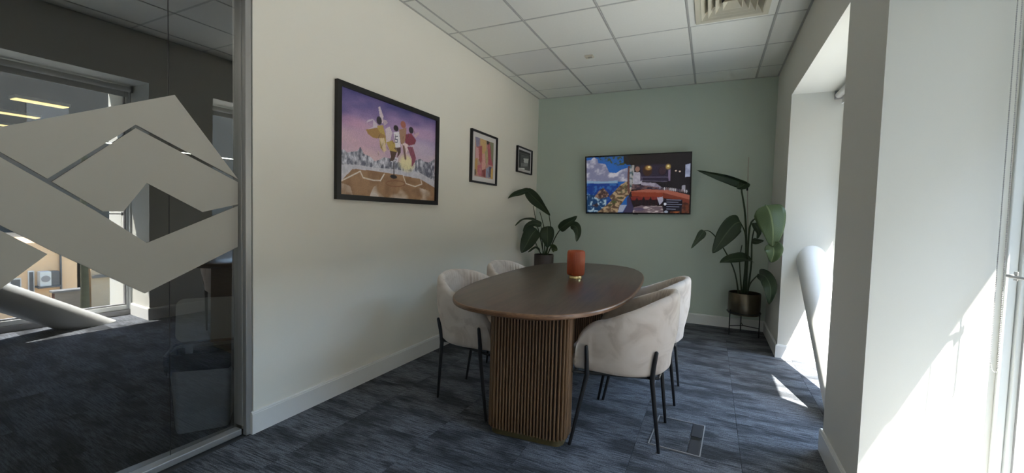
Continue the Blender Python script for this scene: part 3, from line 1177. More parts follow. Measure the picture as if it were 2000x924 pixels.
# ------------------------------------------------------------------ wall television
art = Art(260, 150, [(90, 165), (1262, 105), (1255, 800), (108, 772)])
n1 = art.noise(10, 6, 41, 3)[..., None]
art.c = np.zeros((150, 260, 3)) + np.array([26, 92, 178.])
nn = art.noise(16, 12, 42, 3)
cl = np.clip((nn - .40) * 4, 0, 1)
art.poly([(90, 200), (140, 200), (175, 165), (215, 190), (225, 230), (300, 240), (330, 300), (345, 330), (420, 340), (480, 300), (545, 280), (555, 430), (100, 440)], (122, 124, 156), 1, (cl, (198, 196, 208)))
art.poly([(330, 230), (380, 240), (440, 290), (420, 330), (360, 330), (335, 290)], (24, 96, 190))
art.poly([(100, 425), (300, 432), (440, 420), (440, 460), (100, 462)], (128, 164, 196))
wv_ = np.clip((art.noise(40, 26, 44, 3) - .52) * 6, 0, 1)
art.poly([(100, 452), (450, 452), (450, 560), (300, 772), (105, 772)], (14, 54, 142), 1, (wv_ * .8, (48, 110, 178)))
art.poly([(105, 570), (330, 600), (300, 772), (108, 772)], (20, 62, 108), 1, (wv_, (160, 186, 200)))
nr = np.clip((art.noise(42, 30, 45, 3) - .40) * 5, 0, 1)
art.poly([(190, 600), (240, 530), (285, 500), (340, 560), (350, 595), (250, 625)], (66, 48, 48), 1, (nr, (150, 118, 100)))
art.poly([(165, 695), (215, 668), (240, 690), (220, 715)], (48, 40, 52), 1, (nr, (104, 88, 84)))
art.poly([(220, 772), (380, 640), (350, 600), (400, 550), (470, 470), (540, 430), (600, 470), (600, 560), (530, 610), (480, 690), (440, 790)], (92, 70, 54), 1, (nr, (178, 150, 112)))
ng = np.clip((art.noise(50, 34, 46, 2) - .5) * 6, 0, 1)
art.put(art.inside([(330, 690), (420, 620), (520, 590), (500, 630), (400, 680), (350, 720)]) * ng, (62, 78, 40), .9)
art.put(art.inside([(440, 500), (560, 450), (560, 560), (470, 560)]) * ng, (84, 92, 60), .7)
# dark interior of the bar on the right
art.poly([(540, 145), (1262, 105), (1255, 800), (560, 785), (560, 600), (590, 530), (590, 290)], (30, 24, 30))
art.poly([(560, 260), (620, 250), (620, 520), (565, 520)], (70, 96, 100), .9, (nr, (176, 172, 168)))
art.poly([(610, 330), (680, 330), (720, 400), (700, 460), (610, 470)], (186, 182, 196), .95, (nr * .3, (120, 116, 140)))
art.line([(560, 270), (556, 400), (566, 560)], .03, (104, 62, 56))
lf = np.clip((art.noise(46, 30, 47, 2) - .46) * 7, 0, 1)
art.put(art.inside([(220, 160), (500, 145), (560, 240), (500, 250), (400, 260), (350, 215), (240, 195)]) * lf, (66, 72, 40), .95)
art.poly([(500, 148), (700, 138), (700, 230), (640, 250), (540, 250), (500, 220)], (34, 28, 26), .9)
# lamps and round mirrors
art.poly([(690, 250), (1000, 235), (1010, 430), (690, 420)], (48, 40, 66), .8)
art.ell(655, 290, 38, 42, (46, 40, 50)); art.ell(655, 296, 26, 30, (150, 108, 92))
art.ell(766, 310, 54, 62, (66, 42, 30)); art.ell(778, 282, 36, 26, (182, 138, 66), .9, .6); art.ell(785, 272, 14, 10, (252, 226, 150), 1, .6)
art.ell(935, 315, 48, 50, (36, 26, 36)); art.ell(935, 315, 40, 42, (62, 40, 52))
art.ell(1000, 268, 30, 30, (178, 146, 72), 1, .6); art.ell(1000, 262, 12, 10, (250, 232, 160))
art.poly([(1003, 300), (1025, 300), (1025, 430), (1005, 430)], (124, 108, 140))
art.ell(1088, 314, 11, 9, (236, 212, 190), 1, .6); art.ell(1133, 322, 11, 9, (236, 212, 190), 1, .6)
art.poly([(1195, 245), (1252, 232), (1250, 382), (1196, 386)], (166, 176, 206), 1, (nr * .35, (90, 96, 130)))
art.poly([(1160, 480), (1200, 475), (1200, 540), (1158, 540)], (150, 148, 162))
art.line([(690, 385), (1000, 385)], .012, (92, 84, 110)); art.line([(690, 425), (990, 435)], .012, (96, 88, 112))
art.poly([(700, 440), (860, 450), (930, 500), (920, 520), (700, 470)], (176, 168, 186), .9, (nr * .5, (110, 100, 130)))
art.poly([(600, 460), (690, 470), (900, 500), (900, 520), (590, 520)], (58, 46, 62), .9, (nr, (112, 80, 82)))
# counter
art.poly([(585, 540), (760, 520), (1000, 530), (1250, 590), (1248, 640), (1080, 610), (950, 560), (590, 548)], (172, 92, 72))
art.poly([(590, 548), (945, 560), (945, 605), (600, 600)], (146, 58, 36))
art.poly([(945, 560), (1250, 640), (1250, 720), (1100, 640), (945, 620)], (124, 52, 34))
for x_ in (620, 690, 770, 845, 900):
    art.poly([(x_ - 35, 605), (x_ + 38, 602), (x_ + 20, 640), (x_ - 22, 640)], (128, 40, 34))
    art.line([(x_ - 18, 640), (x_ - 26, 715)], .014, (52, 24, 30)); art.line([(x_ + 18, 640), (x_ + 22, 715)], .014, (52, 24, 30))
for k in range(16):
    x_ = 900 + k * 21
    y_ = 515 + max(0, k - 4) * 3
    art.ell(x_, y_, 8, 18, random.choice(((200, 196, 204), (128, 108, 110), (90, 80, 96))), .9)
nl = np.clip((art.noise(20, 30, 48, 2) - .42) * 5, 0, 1)
art.poly([(620, 720), (700, 700), (940, 710), (960, 800), (610, 785)], (110, 92, 100), 1, (nl, (196, 182, 180)))
art.ell(680, 742, 60, 18, (78, 66, 96), .9)
art.poly([(470, 690), (545, 690), (500, 772), (445, 772)], (150, 160, 186)); art.poly([(545, 610), (575, 600), (625, 740), (600, 780), (500, 778), (545, 700)], (58, 52, 86))
art.poly([(880, 615), (945, 605), (950, 655), (910, 700)], (178, 176, 200), .9); 
art.poly([(950, 630), (1170, 640), (1165, 770), (955, 760)], (26, 22, 34))
for k, y_ in enumerate((640, 665, 690, 715, 742)):
    art.line([(990, y_), (1000 + (150, 120, 160, 130, 90)[k], y_ + 6)], .012, (126, 132, 156))
art.ell(972, 688, 16, 15, (206, 212, 226)); art.ell(985, 775, 22, 14, (150, 160, 180))
art.poly([(1030, 768), (1140, 772), (1138, 798), (1030, 796)], (160, 82, 40), 1, (nr, (84, 44, 30)))
art.poly([(1170, 655), (1250, 690), (1250, 800), (1160, 798)], (70, 36, 30), 1, (nr * .6, (140, 70, 40)))

tv = tag(empty('wall_television', (-0.835, 5.232, 1.604)), 'wide black wall television showing a painted seaside bar on green wall', 'television')
tv.rotation_euler = (R(7), R(-0.75), 0)
TW, TH = 1.222, 0.708
bm = BM(); frame_bars(bm, TW, TH, .009, .014)
obj('bezel', bm, M['black_plastic'], tv)
bm = BM(); box(bm, (-TW / 2 + .002, .001, -TH / 2 + .002), (TW / 2 - .002, .024, TH / 2 - .002), bevel=.008)
box(bm, (-.38, .0245, -.25), (.38, .042, .10), bevel=.006)
obj('back_shell', bm, M['black_plastic'], tv)
o_ = art.mesh('screen', TW - .018, TH - .018, M['screen'], tv, edge=2); o_.location = (0, -.008, 0)
bm = BM()
box(bm, (-.2, .043, -.16), (.2, .052, .16)); box(bm, (-.16, .0525, -.06), (.16, .09, .06))
obj('wall_bracket', bm, M['black_metal'], tv)
bm = BM(); box(bm, (-.03, -.012, -TH / 2 - .006), (.03, .006, -TH / 2 - .0005), bevel=.002)
obj('sensor_lip', bm, M['black_plastic'], tv)

# ------------------------------------------------------------------ air diffuser and ceiling sensor
df = tag(empty('air_diffuser', (0.066, 3.465, H)), 'square cream louvred air diffuser in ceiling tile', 'vent')
bm = BM()
hs = .245
for a in range(4):
    q = [(-hs, -hs), (hs, -hs), (hs - .035, -hs + .035), (-hs + .035, -hs + .035)]
    rot = Matrix.Rotation(a * math.pi / 2, 4, 'Z')
    vs_ = prism(bm, q, 'z', -.012, -.002)
    bmesh.ops.transform(bm, matrix=rot, verts=vs_)
obj('frame', bm, M['cream'], df)
for k, (ho, hi, zo, zi) in enumerate(((.208, .170, -.012, .045), (.160, .122, -.012, .045), (.112, .074, -.012, .045), (.064, .026, -.012, .040))):
    bm = BM()
    th = .004
    for a in range(4):
        rot = Matrix.Rotation(a * math.pi / 2, 4, 'Z')
        o_v = [bm.verts.new(p) for p in ((-ho, -ho, zo), (ho, -ho, zo), (hi, -hi, zi), (-hi, -hi, zi), (-ho + th, -ho + th, zo - .0), (ho - th, -ho + th, zo), (hi - th, -hi + th, zi), (-hi + th, -hi + th, zi))]
        for f in ((0, 1, 2, 3), (7, 6, 5, 4), (0, 4, 5, 1), (3, 2, 6, 7)):
            bm.faces.new([o_v[i] for i in f])
        bmesh.ops.transform(bm, matrix=rot, verts=o_v)
    obj('louvre', bm, M['cream'], df)
bm = BM(); box(bm, (-.19, -.19, .06), (.19, .19, .07)); obj('duct_plate', bm, M['cream_dark'], df)

sn = tag(empty('ceiling_sensor', (-1.135, 4.075, H - .001)), 'small cream rectangular sensor on a ceiling tile', 'sensor')
bm = BM(); box(bm, (-.04, -.03, -.016), (.04, .03, 0), bevel=.004); obj('housing', bm, M['cream'], sn)
bm = BM(); box(bm, (-.012, -.022, -.021), (.028, .010, -.0162), bevel=.002); obj('lens_cover', bm, M['stake'], sn)

# ------------------------------------------------------------------ table
tb = tag(empty('oval_table', (-.898, 2.824, 0), .06), 'dark walnut oval table on fluted slatted pedestals', 'table')


def superell(a, b, n, m=120):
    out = []
    for k in range(m):
        t_ = 2 * math.pi * k / m
        c, s_ = math.cos(t_), math.sin(t_)
        out.append((a * math.copysign(abs(c) ** (2 / n), c), b * math.copysign(abs(s_) ** (2 / n), s_)))
    return out


bm = BM()
secs = []
for ins, z in ((.085, .712), (.05, .722), (.012, .734), (.002, .738), (0, .742), (0, .752), (.003, .757), (.008, .7595)):
    secs.append((superell(.501 - ins, 1.139 - ins, 2.75), z))
rg_ = loft(bm, secs, True, False)
top_f = bm.faces.new(rg_[-1])
for f in bm.faces:
    f.material_index = 1
top_f.material_index = 0
obj('tabletop', bm, [M['walnut'], M['walnut_edge']], tb, smooth=True, angle=30)


def perimeter(hx, hy, r, n):
    """n points evenly spread on a rounded rectangle, with outward normals"""
    segs = []
    pts = rrect(hx, hy, r, 10)
    P = [Vector((p[0], p[1])) for p in pts]
    Ls = [(P[(i + 1) % len(P)] - P[i]).length for i in range(len(P))]
    tot = sum(Ls)
    out = []
    for k in range(n):
        d_ = tot * k / n
        i = 0
        while d_ > Ls[i]:
            d_ -= Ls[i]; i += 1
        a, b = P[i], P[(i + 1) % len(P)]
        q = a + (b - a) * (d_ / max(Ls[i], 1e-9))
        t_ = (b - a).normalized()
        out.append((q, math.atan2(-t_.x, t_.y)))
    return out, tot


slat_me = None
for sy in (-1, 1):
    pd_bm = BM()
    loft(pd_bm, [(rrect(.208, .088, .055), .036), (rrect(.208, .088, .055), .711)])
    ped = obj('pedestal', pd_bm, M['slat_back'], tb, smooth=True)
    ped.location = (0, sy * .705, 0)
    bm = BM()
    loft(bm, [(rrect(.205, .082, .05), .0), (rrect(.205, .082, .05), .0355)])
    obj('plinth', bm, M['plinth'], ped, smooth=True)
    pts, tot = perimeter(.2085, .0885, .0555, 62)
    wslat = tot / 62 * .31
    for q, ang in pts:
        if slat_me is None:
            bm = BM()
            prof = [(-.002, -wslat), (.010, -wslat), (.0145, -wslat * .6), (.0155, 0), (.0145, wslat * .6), (.010, wslat), (-.002, wslat)]
            prism(bm, prof, 'z', .037, .7105)
            o_ = obj('slat', bm, M['slat'], ped, smooth=True, angle=60)
            slat_me = o_.data
        else:
            o_ = link('slat', slat_me, ped)
        o_.location = (q.x, q.y, 0)
        o_.rotation_euler = (0, 0, ang)

# ------------------------------------------------------------------ amber candle holder
vz = tag(empty('candle_holder', (-.853, 2.905, .7596)), 'ribbed amber glass candle holder on a brass foot on the table', 'candle holder')
bm = BM()
lathe(bm, [(.0, .0), (.042, .0), (.044, .002), (.044, .018), (.042, .021), (.0, .021)], 40)
obj('brass_foot', bm, M['brass'], vz, smooth=True)
bm = BM()
lathe(bm, [(.0, .0215), (.046, .0215), (.056, .026), (.0605, .036), (.062, .055), (.062, .165), (.061, .184), (.057, .194), (.053, .197), (.050, .195), (.052, .188), (.0565, .175), (.0575, .06), (.052, .034), (.0, .030)], 144, rib=.0009, nrib=36)
obj('ribbed_glass', bm, M['amber'], vz, smooth=True, angle=70)
bm = BM()
lathe(bm, [(.0, .031), (.02, .031), (.02, .046), (.0, .046)], 24)
obj('tealight', bm, M['mount'], vz, smooth=True)


# ------------------------------------------------------------------ upholstered tub chairs
def plan(t, Rr, xf=.185, flare=.010):
    """horseshoe path: t in [-1,1] from the right arm end round the back to the left arm end"""
    arc = math.pi / 2
    straight = xf / .31
    tot = arc + straight
    s_ = t * tot
    sg = 1 if s_ >= 0 else -1
    s_ = abs(s_)
    if s_ <= arc:
        # slightly squared horseshoe back
        c, sn_ = math.cos(s_), math.sin(s_)
        n = 2.25
        k = (abs(c) ** n + abs(sn_) ** n) ** (-1 / n)
        return Vector((-Rr * c * k * .96, sg * Rr * sn_ * k, 0)), Vector((-c, sg * sn_, 0)).normalized()
    d_ = (s_ - arc) * .31
    fl = flare * (d_ / xf)
    return Vector((d_, sg * (Rr - fl), 0)), Vector((0, sg, 0))


def rim(t):
    a = abs(t)
    h = .812 - .012 * smoothstep(0, .3, a) - .105 * smoothstep(.22, .80, a) - .035 * smoothstep(.6, .95, a)
    if a > .80:
        q = (a - .80) / .20
        h -= .185 * (1 - math.sqrt(max(0, 1 - q * q)))
    return h


def make_chair():
    root = empty('tub_chair')
    bm = BM()
    NS = 176
    rings = []
    for i in range(NS + 1):
        t_ = -1 + 2 * i / NS
        h = rim(t_)
        pleat = math.sin(i * math.pi / 2.0) if False else math.cos(i * 2 * math.pi / 4.0)
        back = 1 - smoothstep(.35, .75, abs(t_))
        crease = (max(0, math.sin(i * .55)) * smoothstep(.72, .97, abs(t_))) * .005
        sec = []
        zb = .392
        # outer wall, bottom to rim, then inner wall down to the seat
        def Ro(z):
            return .272 + .043 * smoothstep(.37, .66, z)
        outer = [(.235, zb - .006), (.262, zb), (.279, zb + .018)]
        for q in (.15, .35, .55, .75, .9):
            z = zb + .02 + (h - .028 - zb - .02) * q
            outer.append((Ro(z) - crease * math.sin(q * 3.1), z))
        ro = Ro(h)
        outer += [(ro - .001, h - .026), (ro - .006, h - .010), (ro - .018, h), (ro - .032, h - .002), (ro - .046, h - .012)]
        amp = .0085 * back
        for q in (.9, .72, .5, .28, .08):
            z = .455 + (h - .02 - .455) * q
            rr = ro - .052 - .022 * (1 - q)
            outer.append((rr + amp * pleat * (q ** .6), z))
        outer.append((ro - .09, .44))
        ring = []
        for (rr, z) in outer:
            p, nrm = plan(t_, rr)
            ring.append(bm.verts.new((p.x, p.y, z)))
        rings.append(ring)
    n = len(rings[0])
    for a, b in zip(rings[:-1], rings[1:]):
        for k in range(n):
            bm.faces.new((a[k], a[(k + 1) % n], b[(k + 1) % n], b[k]))
    # rounded arm ends: a bulging cap
    for ring, sgn in ((rings[0], 1), (rings[-1], 1)):
        c = Vector((0, 0, 0))
        for v_ in ring: c += v_.co
        c /= n
        mid = [bm.verts.new(v_.co.lerp(c, .35) + Vector((.016, 0, 0))) for v_ in ring]
        for k in range(n):
            bm.faces.new((ring[k], ring[(k + 1) % n], mid[(k + 1) % n], mid[k]))
        bm.faces.new(mid)
    obj('shell', bm, M['velvet'], root, smooth=True, angle=80)
    # seat cushion
    bm = BM()
    prof = []
    def seat_outline(off):
        pts = []
        m_ = 40
        for i in range(m_ + 1):
            t_ = -1 + 2 * i / m_
            p, _ = plan(t_, .225 - off)
            pts.append((p.x, p.y))
        # front curve
        y1 = pts[-1][1]
        for k in range(1, 12):
            a = k / 12
            y = y1 * (1 - 2 * a)
            pts.append((.205 + (.045 - off * .8) * math.sqrt(max(0, 1 - (2 * a - 1) ** 4)), y))
        return pts
    secs = [(seat_outline(o_ff), z) for o_ff, z in ((.012, .398), (.002, .41), (0, .43), (0, .455), (.006, .470), (.018, .478), (.05, .483), (.11, .485))]
    loft(bm, secs)
    obj('seat', bm, M['velvet'], root, smooth=True, angle=70)
    # steel under-frame
    bm = BM()
    pts = [(-.225, -.165), (.185, -.285), (.185, .285), (-.225, .165)]
    for k in range(4):
        a, b = pts[k], pts[(k + 1) % 4]
        tube(bm, [(a[0], a[1], .380), (b[0], b[1], .380)], .008, 8)
    obj('under_frame', bm, M['black_metal'], root, smooth=True)
    # legs: a rod hugging the shell, then running down to the floor
    for (fx, fy, tt) in ((-.243, .178, .36), (-.243, -.178, -.36), (.186, .312, .90), (.186, -.312, -.90)):
        bm = BM()
        def sp(z):
            p, nrm = plan(tt, .272 + .043 * smoothstep(.37, .66, z) + .011)
            return (p.x, p.y, z)
        top = sp(.535)
        up_ = sp(.42)
        lowp = (up_[0] * .985, up_[1] * .985, .375)
        path = [top, sp(.53), sp(.50), sp(.46), up_, lowp, (lowp[0] + (fx - lowp[0]) * .5, lowp[1] + (fy - lowp[1]) * .5, .19), (fx, fy, .004), (fx, fy, 0)]
        tube(bm, path, [.004, .009, .0105, .011, .0118, .0125, .0105, .0082, .007], 12)
        # gusset from the rod to the under-frame
        u_ = Vector((lowp[0], lowp[1], 0)).normalized()
        tube(bm, [(lowp[0], lowp[1], .385), (lowp[0] - u_.x * .04, lowp[1] - u_.y * .04, .380)], .007, 8)
        obj('leg', bm, M['black_metal'], root, smooth=True, angle=50)
    return root


def copy_tree(o, parent=None):
    c = o.copy()
    COL.objects.link(c)
    c.parent = parent
    for ch in o.children:
        copy_tree(ch, c)
    return c


CH = [((-.434, 2.42), 180, 'taupe velvet tub chair nearest the floor box, outer back towards the camera'),
      ((-.405, 3.055), 180, 'taupe velvet tub chair on the window side behind the nearest one'),
      ((-1.312, 2.435), 0, 'taupe velvet tub chair by the white wall, legs showing left of the table'),
      ((-1.345, 3.16), 0, 'taupe velvet tub chair whose rim alone shows beyond the table at the far left')]
chair0 = make_chair()
for k, ((x, y), rz, lab) in enumerate(CH):
    c_ = chair0 if k == 0 else copy_tree(chair0)
    c_.location = (x, y, 0)
    c_.rotation_euler = (0, 0, R(rz))
    tag(c_, lab, 'chair', 'velvet chairs around the table')

# ------------------------------------------------------------------ floor box with carpet lid
fb = tag(empty('floor_box', (-.115, 2.49, 0), R(-3)), 'recessed floor box with carpet lid and grey cable flap', 'floor outlet')
bm = BM()
for q in ((-.128, -.185, -.122, .185), (.122, -.185, .128, .185), (-.122, .179, .122, .185), (-.122, -.185, .122, -.179)):
    box(bm, (q[0], q[1], .0004), (q[2], q[3], .005))
obj('frame', bm, M['lift_rail'], fb)
bm = BM(); box(bm, (-.118, -.175, .0004), (.06, .175, .004), bevel=.001, segs=1); obj('lid', bm, M['carpet'], fb)
bm = BM(); box(bm, (.066, .02, .0004), (.118, .175, .0045), bevel=.001, segs=1); box(bm, (.066, -.175, .0004), (.118, -.02, .0045), bevel=.001, segs=1)
obj('cable_flap', bm, M['socket'], fb)
bm = BM(); box(bm, (.070, -.018, .0004), (.114, .018, .003)); obj('cable_slot', bm, M['black_plastic'], fb)


# ------------------------------------------------------------------ plants
def bez(P, t_):
    """Catmull-Rom through the control points"""
    n = len(P) - 1
    x = min(t_ * n, n - 1e-6)
    i = int(x); f = x - i
    p0 = P[max(i - 1, 0)]; p1 = P[i]; p2 = P[i + 1]; p3 = P[min(i + 2, n)]
    return .5 * ((2 * p1) + (p2 - p0) * f + (2 * p0 - 5 * p1 + 4 * p2 - p3) * f * f + (3 * p1 - p0 - 3 * p2 + p3) * f * f * f)


def leaf(parent, org, mid, width, side=None, mat='leaf', fold=.25, wave=.012, blunt=.62, start=.12, seed=0):
    """one blade: midrib through points, widest near 'blunt', V-fold along the midrib, wavy rim"""
    rs = np.random.RandomState(seed)
    P = [Vector(p) - org for p in mid]
    view = Vector((0, -1, 0)) if side is None else Vector(side)
    bm = BM()
    lay = bm.verts.layers.float_vector.new('leafuv')
    NU, NV = 22, 5
    rows = []
    ph = rs.uniform(0, 6)
    for i in range(NU + 1):
        t_ = i / NU
        p = bez(P, t_)
        d = (bez(P, min(1, t_ + .02)) - bez(P, max(0, t_ - .02))).normalized()
        w = d.cross(view)
        if w.length < .05: w = d.cross(Vector((1, 0, 0)))
        w.normalize()
        nrm = w.cross(d).normalized()
        prof = (math.sin(math.pi * min(1, (t_ ** (.62)) )) ** .75) if t_ > 0 else 0
        prof = max(.03 if t_ < .5 else .004, prof)
        row = []
        for j in range(-NV, NV + 1):
            s_ = j / NV
            off = w * (s_ * width * prof) + nrm * (abs(s_) * width * prof * fold + wave * abs(s_) ** 2 * math.sin(9 * t_ + ph + (1.7 if s_ > 0 else 0)))
            vv = bm.verts.new(p + off)
            vv[lay] = Vector((t_, s_, 0))
            row.append(vv)
        rows.append(row)
    for a, b in zip(rows[:-1], rows[1:]):
        for k in range(len(a) - 1):
            bm.faces.new((a[k], a[k + 1], b[k + 1], b[k]))
    o = obj('leaf', bm, M[mat], parent, smooth=True, angle=180)
    md = o.modifiers.new('thickness', 'SOLIDIFY')
    md.thickness = .0012
    return o


def stalk(parent, org, pts, r0=.006, r1=.004, mat='stem', name='stem'):
    P = [Vector(p) - org for p in pts]
    n = 14
    bm = BM()
    tube(bm, [bez(P, k / n) for k in range(n + 1)], [r0 + (r1 - r0) * k / n for k in range(n + 1)], 8)
    return obj(name, bm, M[mat], parent, smooth=True, angle=60)


def planter(parent, r, zb, zt, mat, legs, wire):
    bm = BM()
    lathe(bm, [(0, zb + .012), (r * .93, zb + .012), (r * .95, zb), (r * .985, zb), (r, zb + .01), (r, zt - .004), (r * .985, zt), (r * .96, zt - .002), (r * .955, zt - .03), (0, zt - .03)], 48)
    obj('planter', bm, mat, parent, smooth=True)
    bm = BM()
    lathe(bm, [(r * .954, zt - .029), (r * .6, zt - .018), (r * .3, zt - .012), (0, zt - .010)], 32)
    obj('soil', bm, M['soil'], parent, smooth=True)
    bm = BM()
    rr = r + .006
    ring = [(rr * math.cos(k / 32 * 2 * math.pi), rr * math.sin(k / 32 * 2 * math.pi), zb + .02) for k in range(33)]
    tube(bm, ring, wire, 6, cap=False)
    for a in legs:
        x, y = rr * math.cos(R(a)), rr * math.sin(R(a))
        tube(bm, [(x, y, 0), (x, y, zb + .045)], wire * 1.1, 8)
        tube(bm, [(x, y, .095), (0, 0, .095)], wire * .9, 8)
    obj('stand', bm, M['black_metal'], parent, smooth=True)


# plant by the window
oR = Vector((.352, 5.085, 0))
pr = tag(empty('potted_plant', oR), 'tall broad-leaved plant in brass planter on wire stand beside the window', 'plant')
planter(pr, .153, .222, .448, M['bronze'], (214, 334, 94), .0048)
stalk(pr, oR, [(.345, 5.08, .42), (.350, 5.08, .76), (.318, 5.05, 1.243), (.266, 5.0, 1.53), (.272, 4.99, 1.60)], .013, .006)
stalk(pr, oR, [(.355, 5.07, .42), (.350, 4.96, .76), (.335, 4.653, 1.144), (.370, 4.41, 1.238), (.4245, 4.24, 1.336)], .012, .005)
stalk(pr, oR, [(.335, 5.08, .42), (.343, 5.07, .755), (.325, 5.0, 1.05), (.27, 4.95, 1.184)], .010, .005)
stalk(pr, oR, [(.295, 5.05, .42), (.253, 5.02, .638), (.182, 5.0, .81), (.074, 4.97, .991), (-.01, 4.93, 1.082), (-.068, 4.9, 1.086)], .008, .0045)
stalk(pr, oR, [(.34, 5.06, .42), (.335, 5.0, .62), (.36, 4.95, .814)], .008, .005)
stalk(pr, oR, [(.366, 5.05, .42), (.388, 5.0, .548), (.415, 4.82, .64), (.438, 4.66, .70)], .008, .005)
stalk(pr, oR, [(.375, 5.07, .42), (.395, 5.05, .75), (.385, 4.98, 1.0), (.40, 4.9, 1.17)], .010, .005)
stalk(pr, oR, [(.325, 5.05, .42), (.30, 5.03, .62), (.285, 5.02, .80), (.30, 5.03, .95)], .008, .004)
stalk(pr, oR, [(.372, 5.115, .42), (.368, 5.11, .873), (.333, 5.10, 1.394), (.322, 5.10, 1.871)], .0055, .0045, 'stake', 'support_cane')
bm = BM(); tube(bm, [(-.027, .014, 1.52), (-.027, .014, 1.57)], .009, 8); obj('cane_clip', bm, M['black_plastic'], pr)
leaf(pr, oR, [(.308, 5.0, 1.575), (.24, 4.97, 1.60), (.12, 4.93, 1.648), (-.0, 4.9, 1.676), (-.164, 4.85, 1.719)], .055, side=(.25, -.65, -.72), fold=.6, wave=.006, seed=1)
leaf(pr, oR, [(.30, 4.99, 1.60), (.285, 4.98, 1.575), (.255, 4.96, 1.55), (.22, 4.95, 1.535)], .055, side=(0, -1, .2), fold=.35, wave=.004, seed=12)
leaf(pr, oR, [(.27, 4.95, 1.190), (.215, 4.92, 1.165), (.14, 4.89, 1.06), (.083, 4.85, .96), (.027, 4.85, .858)], .098, side=(.15, -1, .1), fold=.18, seed=2)
leaf(pr, oR, [(-.062, 4.9, 1.088), (-.088, 4.89, 1.050), (-.117, 4.88, 1.000), (-.181, 4.85, .895)], .042, side=(.3, -1, .1), fold=.2, wave=.008, seed=3)
leaf(pr, oR, [(.420, 4.24, 1.340), (.449, 4.20, 1.270), (.473, 4.174, 1.128), (.476, 4.174, .985)], .118, side=(.05, -1, .25), mat='leaf_light', fold=-.22, wave=.012, seed=4)
leaf(pr, oR, [(.463, 4.19, 1.02), (.486, 4.19, .97), (.486, 4.19, .915), (.474, 4.2, .850)], .070, side=(.05, -1, -.1), mat='leaf_light', fold=.3, wave=.01, seed=5)
leaf(pr, oR, [(.385, 4.9, 1.185), (.41, 4.87, 1.14), (.428, 4.85, 1.09), (.417, 4.85, 1.03)], .036, side=(.3, -1, 0), fold=.3, wave=.006, seed=6)
leaf(pr, oR, [(.385, 4.95, 1.005), (.43, 4.93, .995), (.48, 4.9, 1.012)], .032, side=(0, -1, .3), fold=.3, wave=.006, seed=7)
leaf(pr, oR, [(.39, 4.95, .80), (.30, 4.88, .822), (.20, 4.83, .808), (.095, 4.79, .770)], .085, side=(0, -.55, .83), fold=.25, wave=.008, seed=8)
leaf(pr, oR, [(.435, 4.66, .700), (.475, 4.52, .690), (.506, 4.44, .620), (.510, 4.42, .538), (.500, 4.42, .455)], .062, side=(-.3, -1, .1), fold=.25, wave=.014, seed=9)

# plant in the far left corner
oL = Vector((-1.868, 4.95, 0))
pl = tag(empty('potted_plant', oL), 'broad-leaved plant in dark planter in the corner beyond the chairs', 'plant')
planter(pl, .120, .50, .722, M['dark_pot'], (214, 334, 94), .0045)
stalk(pl, oL, [(-1.865, 4.95, .70), (-1.895, 4.86, .95), (-1.928, 4.79, 1.16), (-1.955, 4.76, 1.315)], .008, .004)
stalk(pl, oL, [(-1.855, 4.95, .70), (-1.838, 4.86, 1.0), (-1.848, 4.82, 1.12), (-1.866, 4.76, 1.245)], .008, .004)
stalk(pl, oL, [(-1.84, 4.95, .70), (-1.77, 4.87, .95), (-1.747, 4.83, 1.06), (-1.762, 4.79, 1.225)], .008, .004)
stalk(pl, oL, [(-1.835, 4.95, .70), (-1.807, 4.95, .754), (-1.69, 4.85, .949), (-1.612, 4.8, 1.048)], .009, .005)
stalk(pl, oL, [(-1.88, 4.94, .70), (-1.91, 4.90, .76), (-1.945, 4.83, .90), (-1.93, 4.8, 1.03)], .007, .004)
stalk(pl, oL, [(-1.85, 4.93, .70), (-1.80, 4.88, .85), (-1.775, 4.8, 1.054)], .007, .004)
stalk(pl, oL, [(-1.87, 4.93, .70), (-1.86, 4.85, .92), (-1.862, 4.8, 1.095)], .007, .004)
stalk(pl, oL, [(-1.612, 4.8, 1.046), (-1.56, 4.77, 1.075), (-1.475, 4.75, 1.089)], .005, .003)
leaf(pl, oL, [(-1.985, 4.71, 1.50), (-2.035, 4.63, 1.475), (-2.085, 4.50, 1.425), (-2.11, 4.38, 1.385)], .050, side=(.3, -.6, .75), fold=.3, wave=.008, seed=21)
leaf(pl, oL, [(-2.030, 4.72, 1.505), (-1.945, 4.73, 1.425), (-1.841, 4.75, 1.325), (-1.735, 4.76, 1.205)], .078, side=(-.2, -.9, -.15), fold=.22, wave=.008, seed=22)
leaf(pl, oL, [(-1.899, 4.75, 1.134), (-1.947, 4.71, 1.150), (-2.034, 4.62, 1.142), (-2.085, 4.54, 1.072)], .028, side=(0, -.6, .8), fold=.3, wave=.004, seed=23)
leaf(pl, oL, [(-1.856, 4.8, 1.088), (-1.924, 4.75, 1.105), (-1.997, 4.71, 1.071), (-2.043, 4.68, 1.000)], .042, side=(0, -1, .2), fold=.3, wave=.006, seed=24)
leaf(pl, oL, [(-1.915, 4.8, 1.035), (-1.965, 4.75, .955), (-2.015, 4.72, .84), (-2.055, 4.68, .745)], .105, side=(.1, -1, .15), fold=.18, wave=.01, seed=25)
leaf(pl, oL, [(-1.775, 4.8, 1.075), (-1.765, 4.77, .985), (-1.757, 4.77, .90), (-1.760, 4.77, .82)], .088, side=(.1, -1, .15), fold=.2, wave=.006, seed=26)
leaf(pl, oL, [(-1.625, 4.8, 1.040), (-1.56, 4.77, 1.09), (-1.47, 4.73, 1.145), (-1.385, 4.7, 1.205)], .058, side=(.1, -1, .1), fold=.22, wave=.006, seed=27)
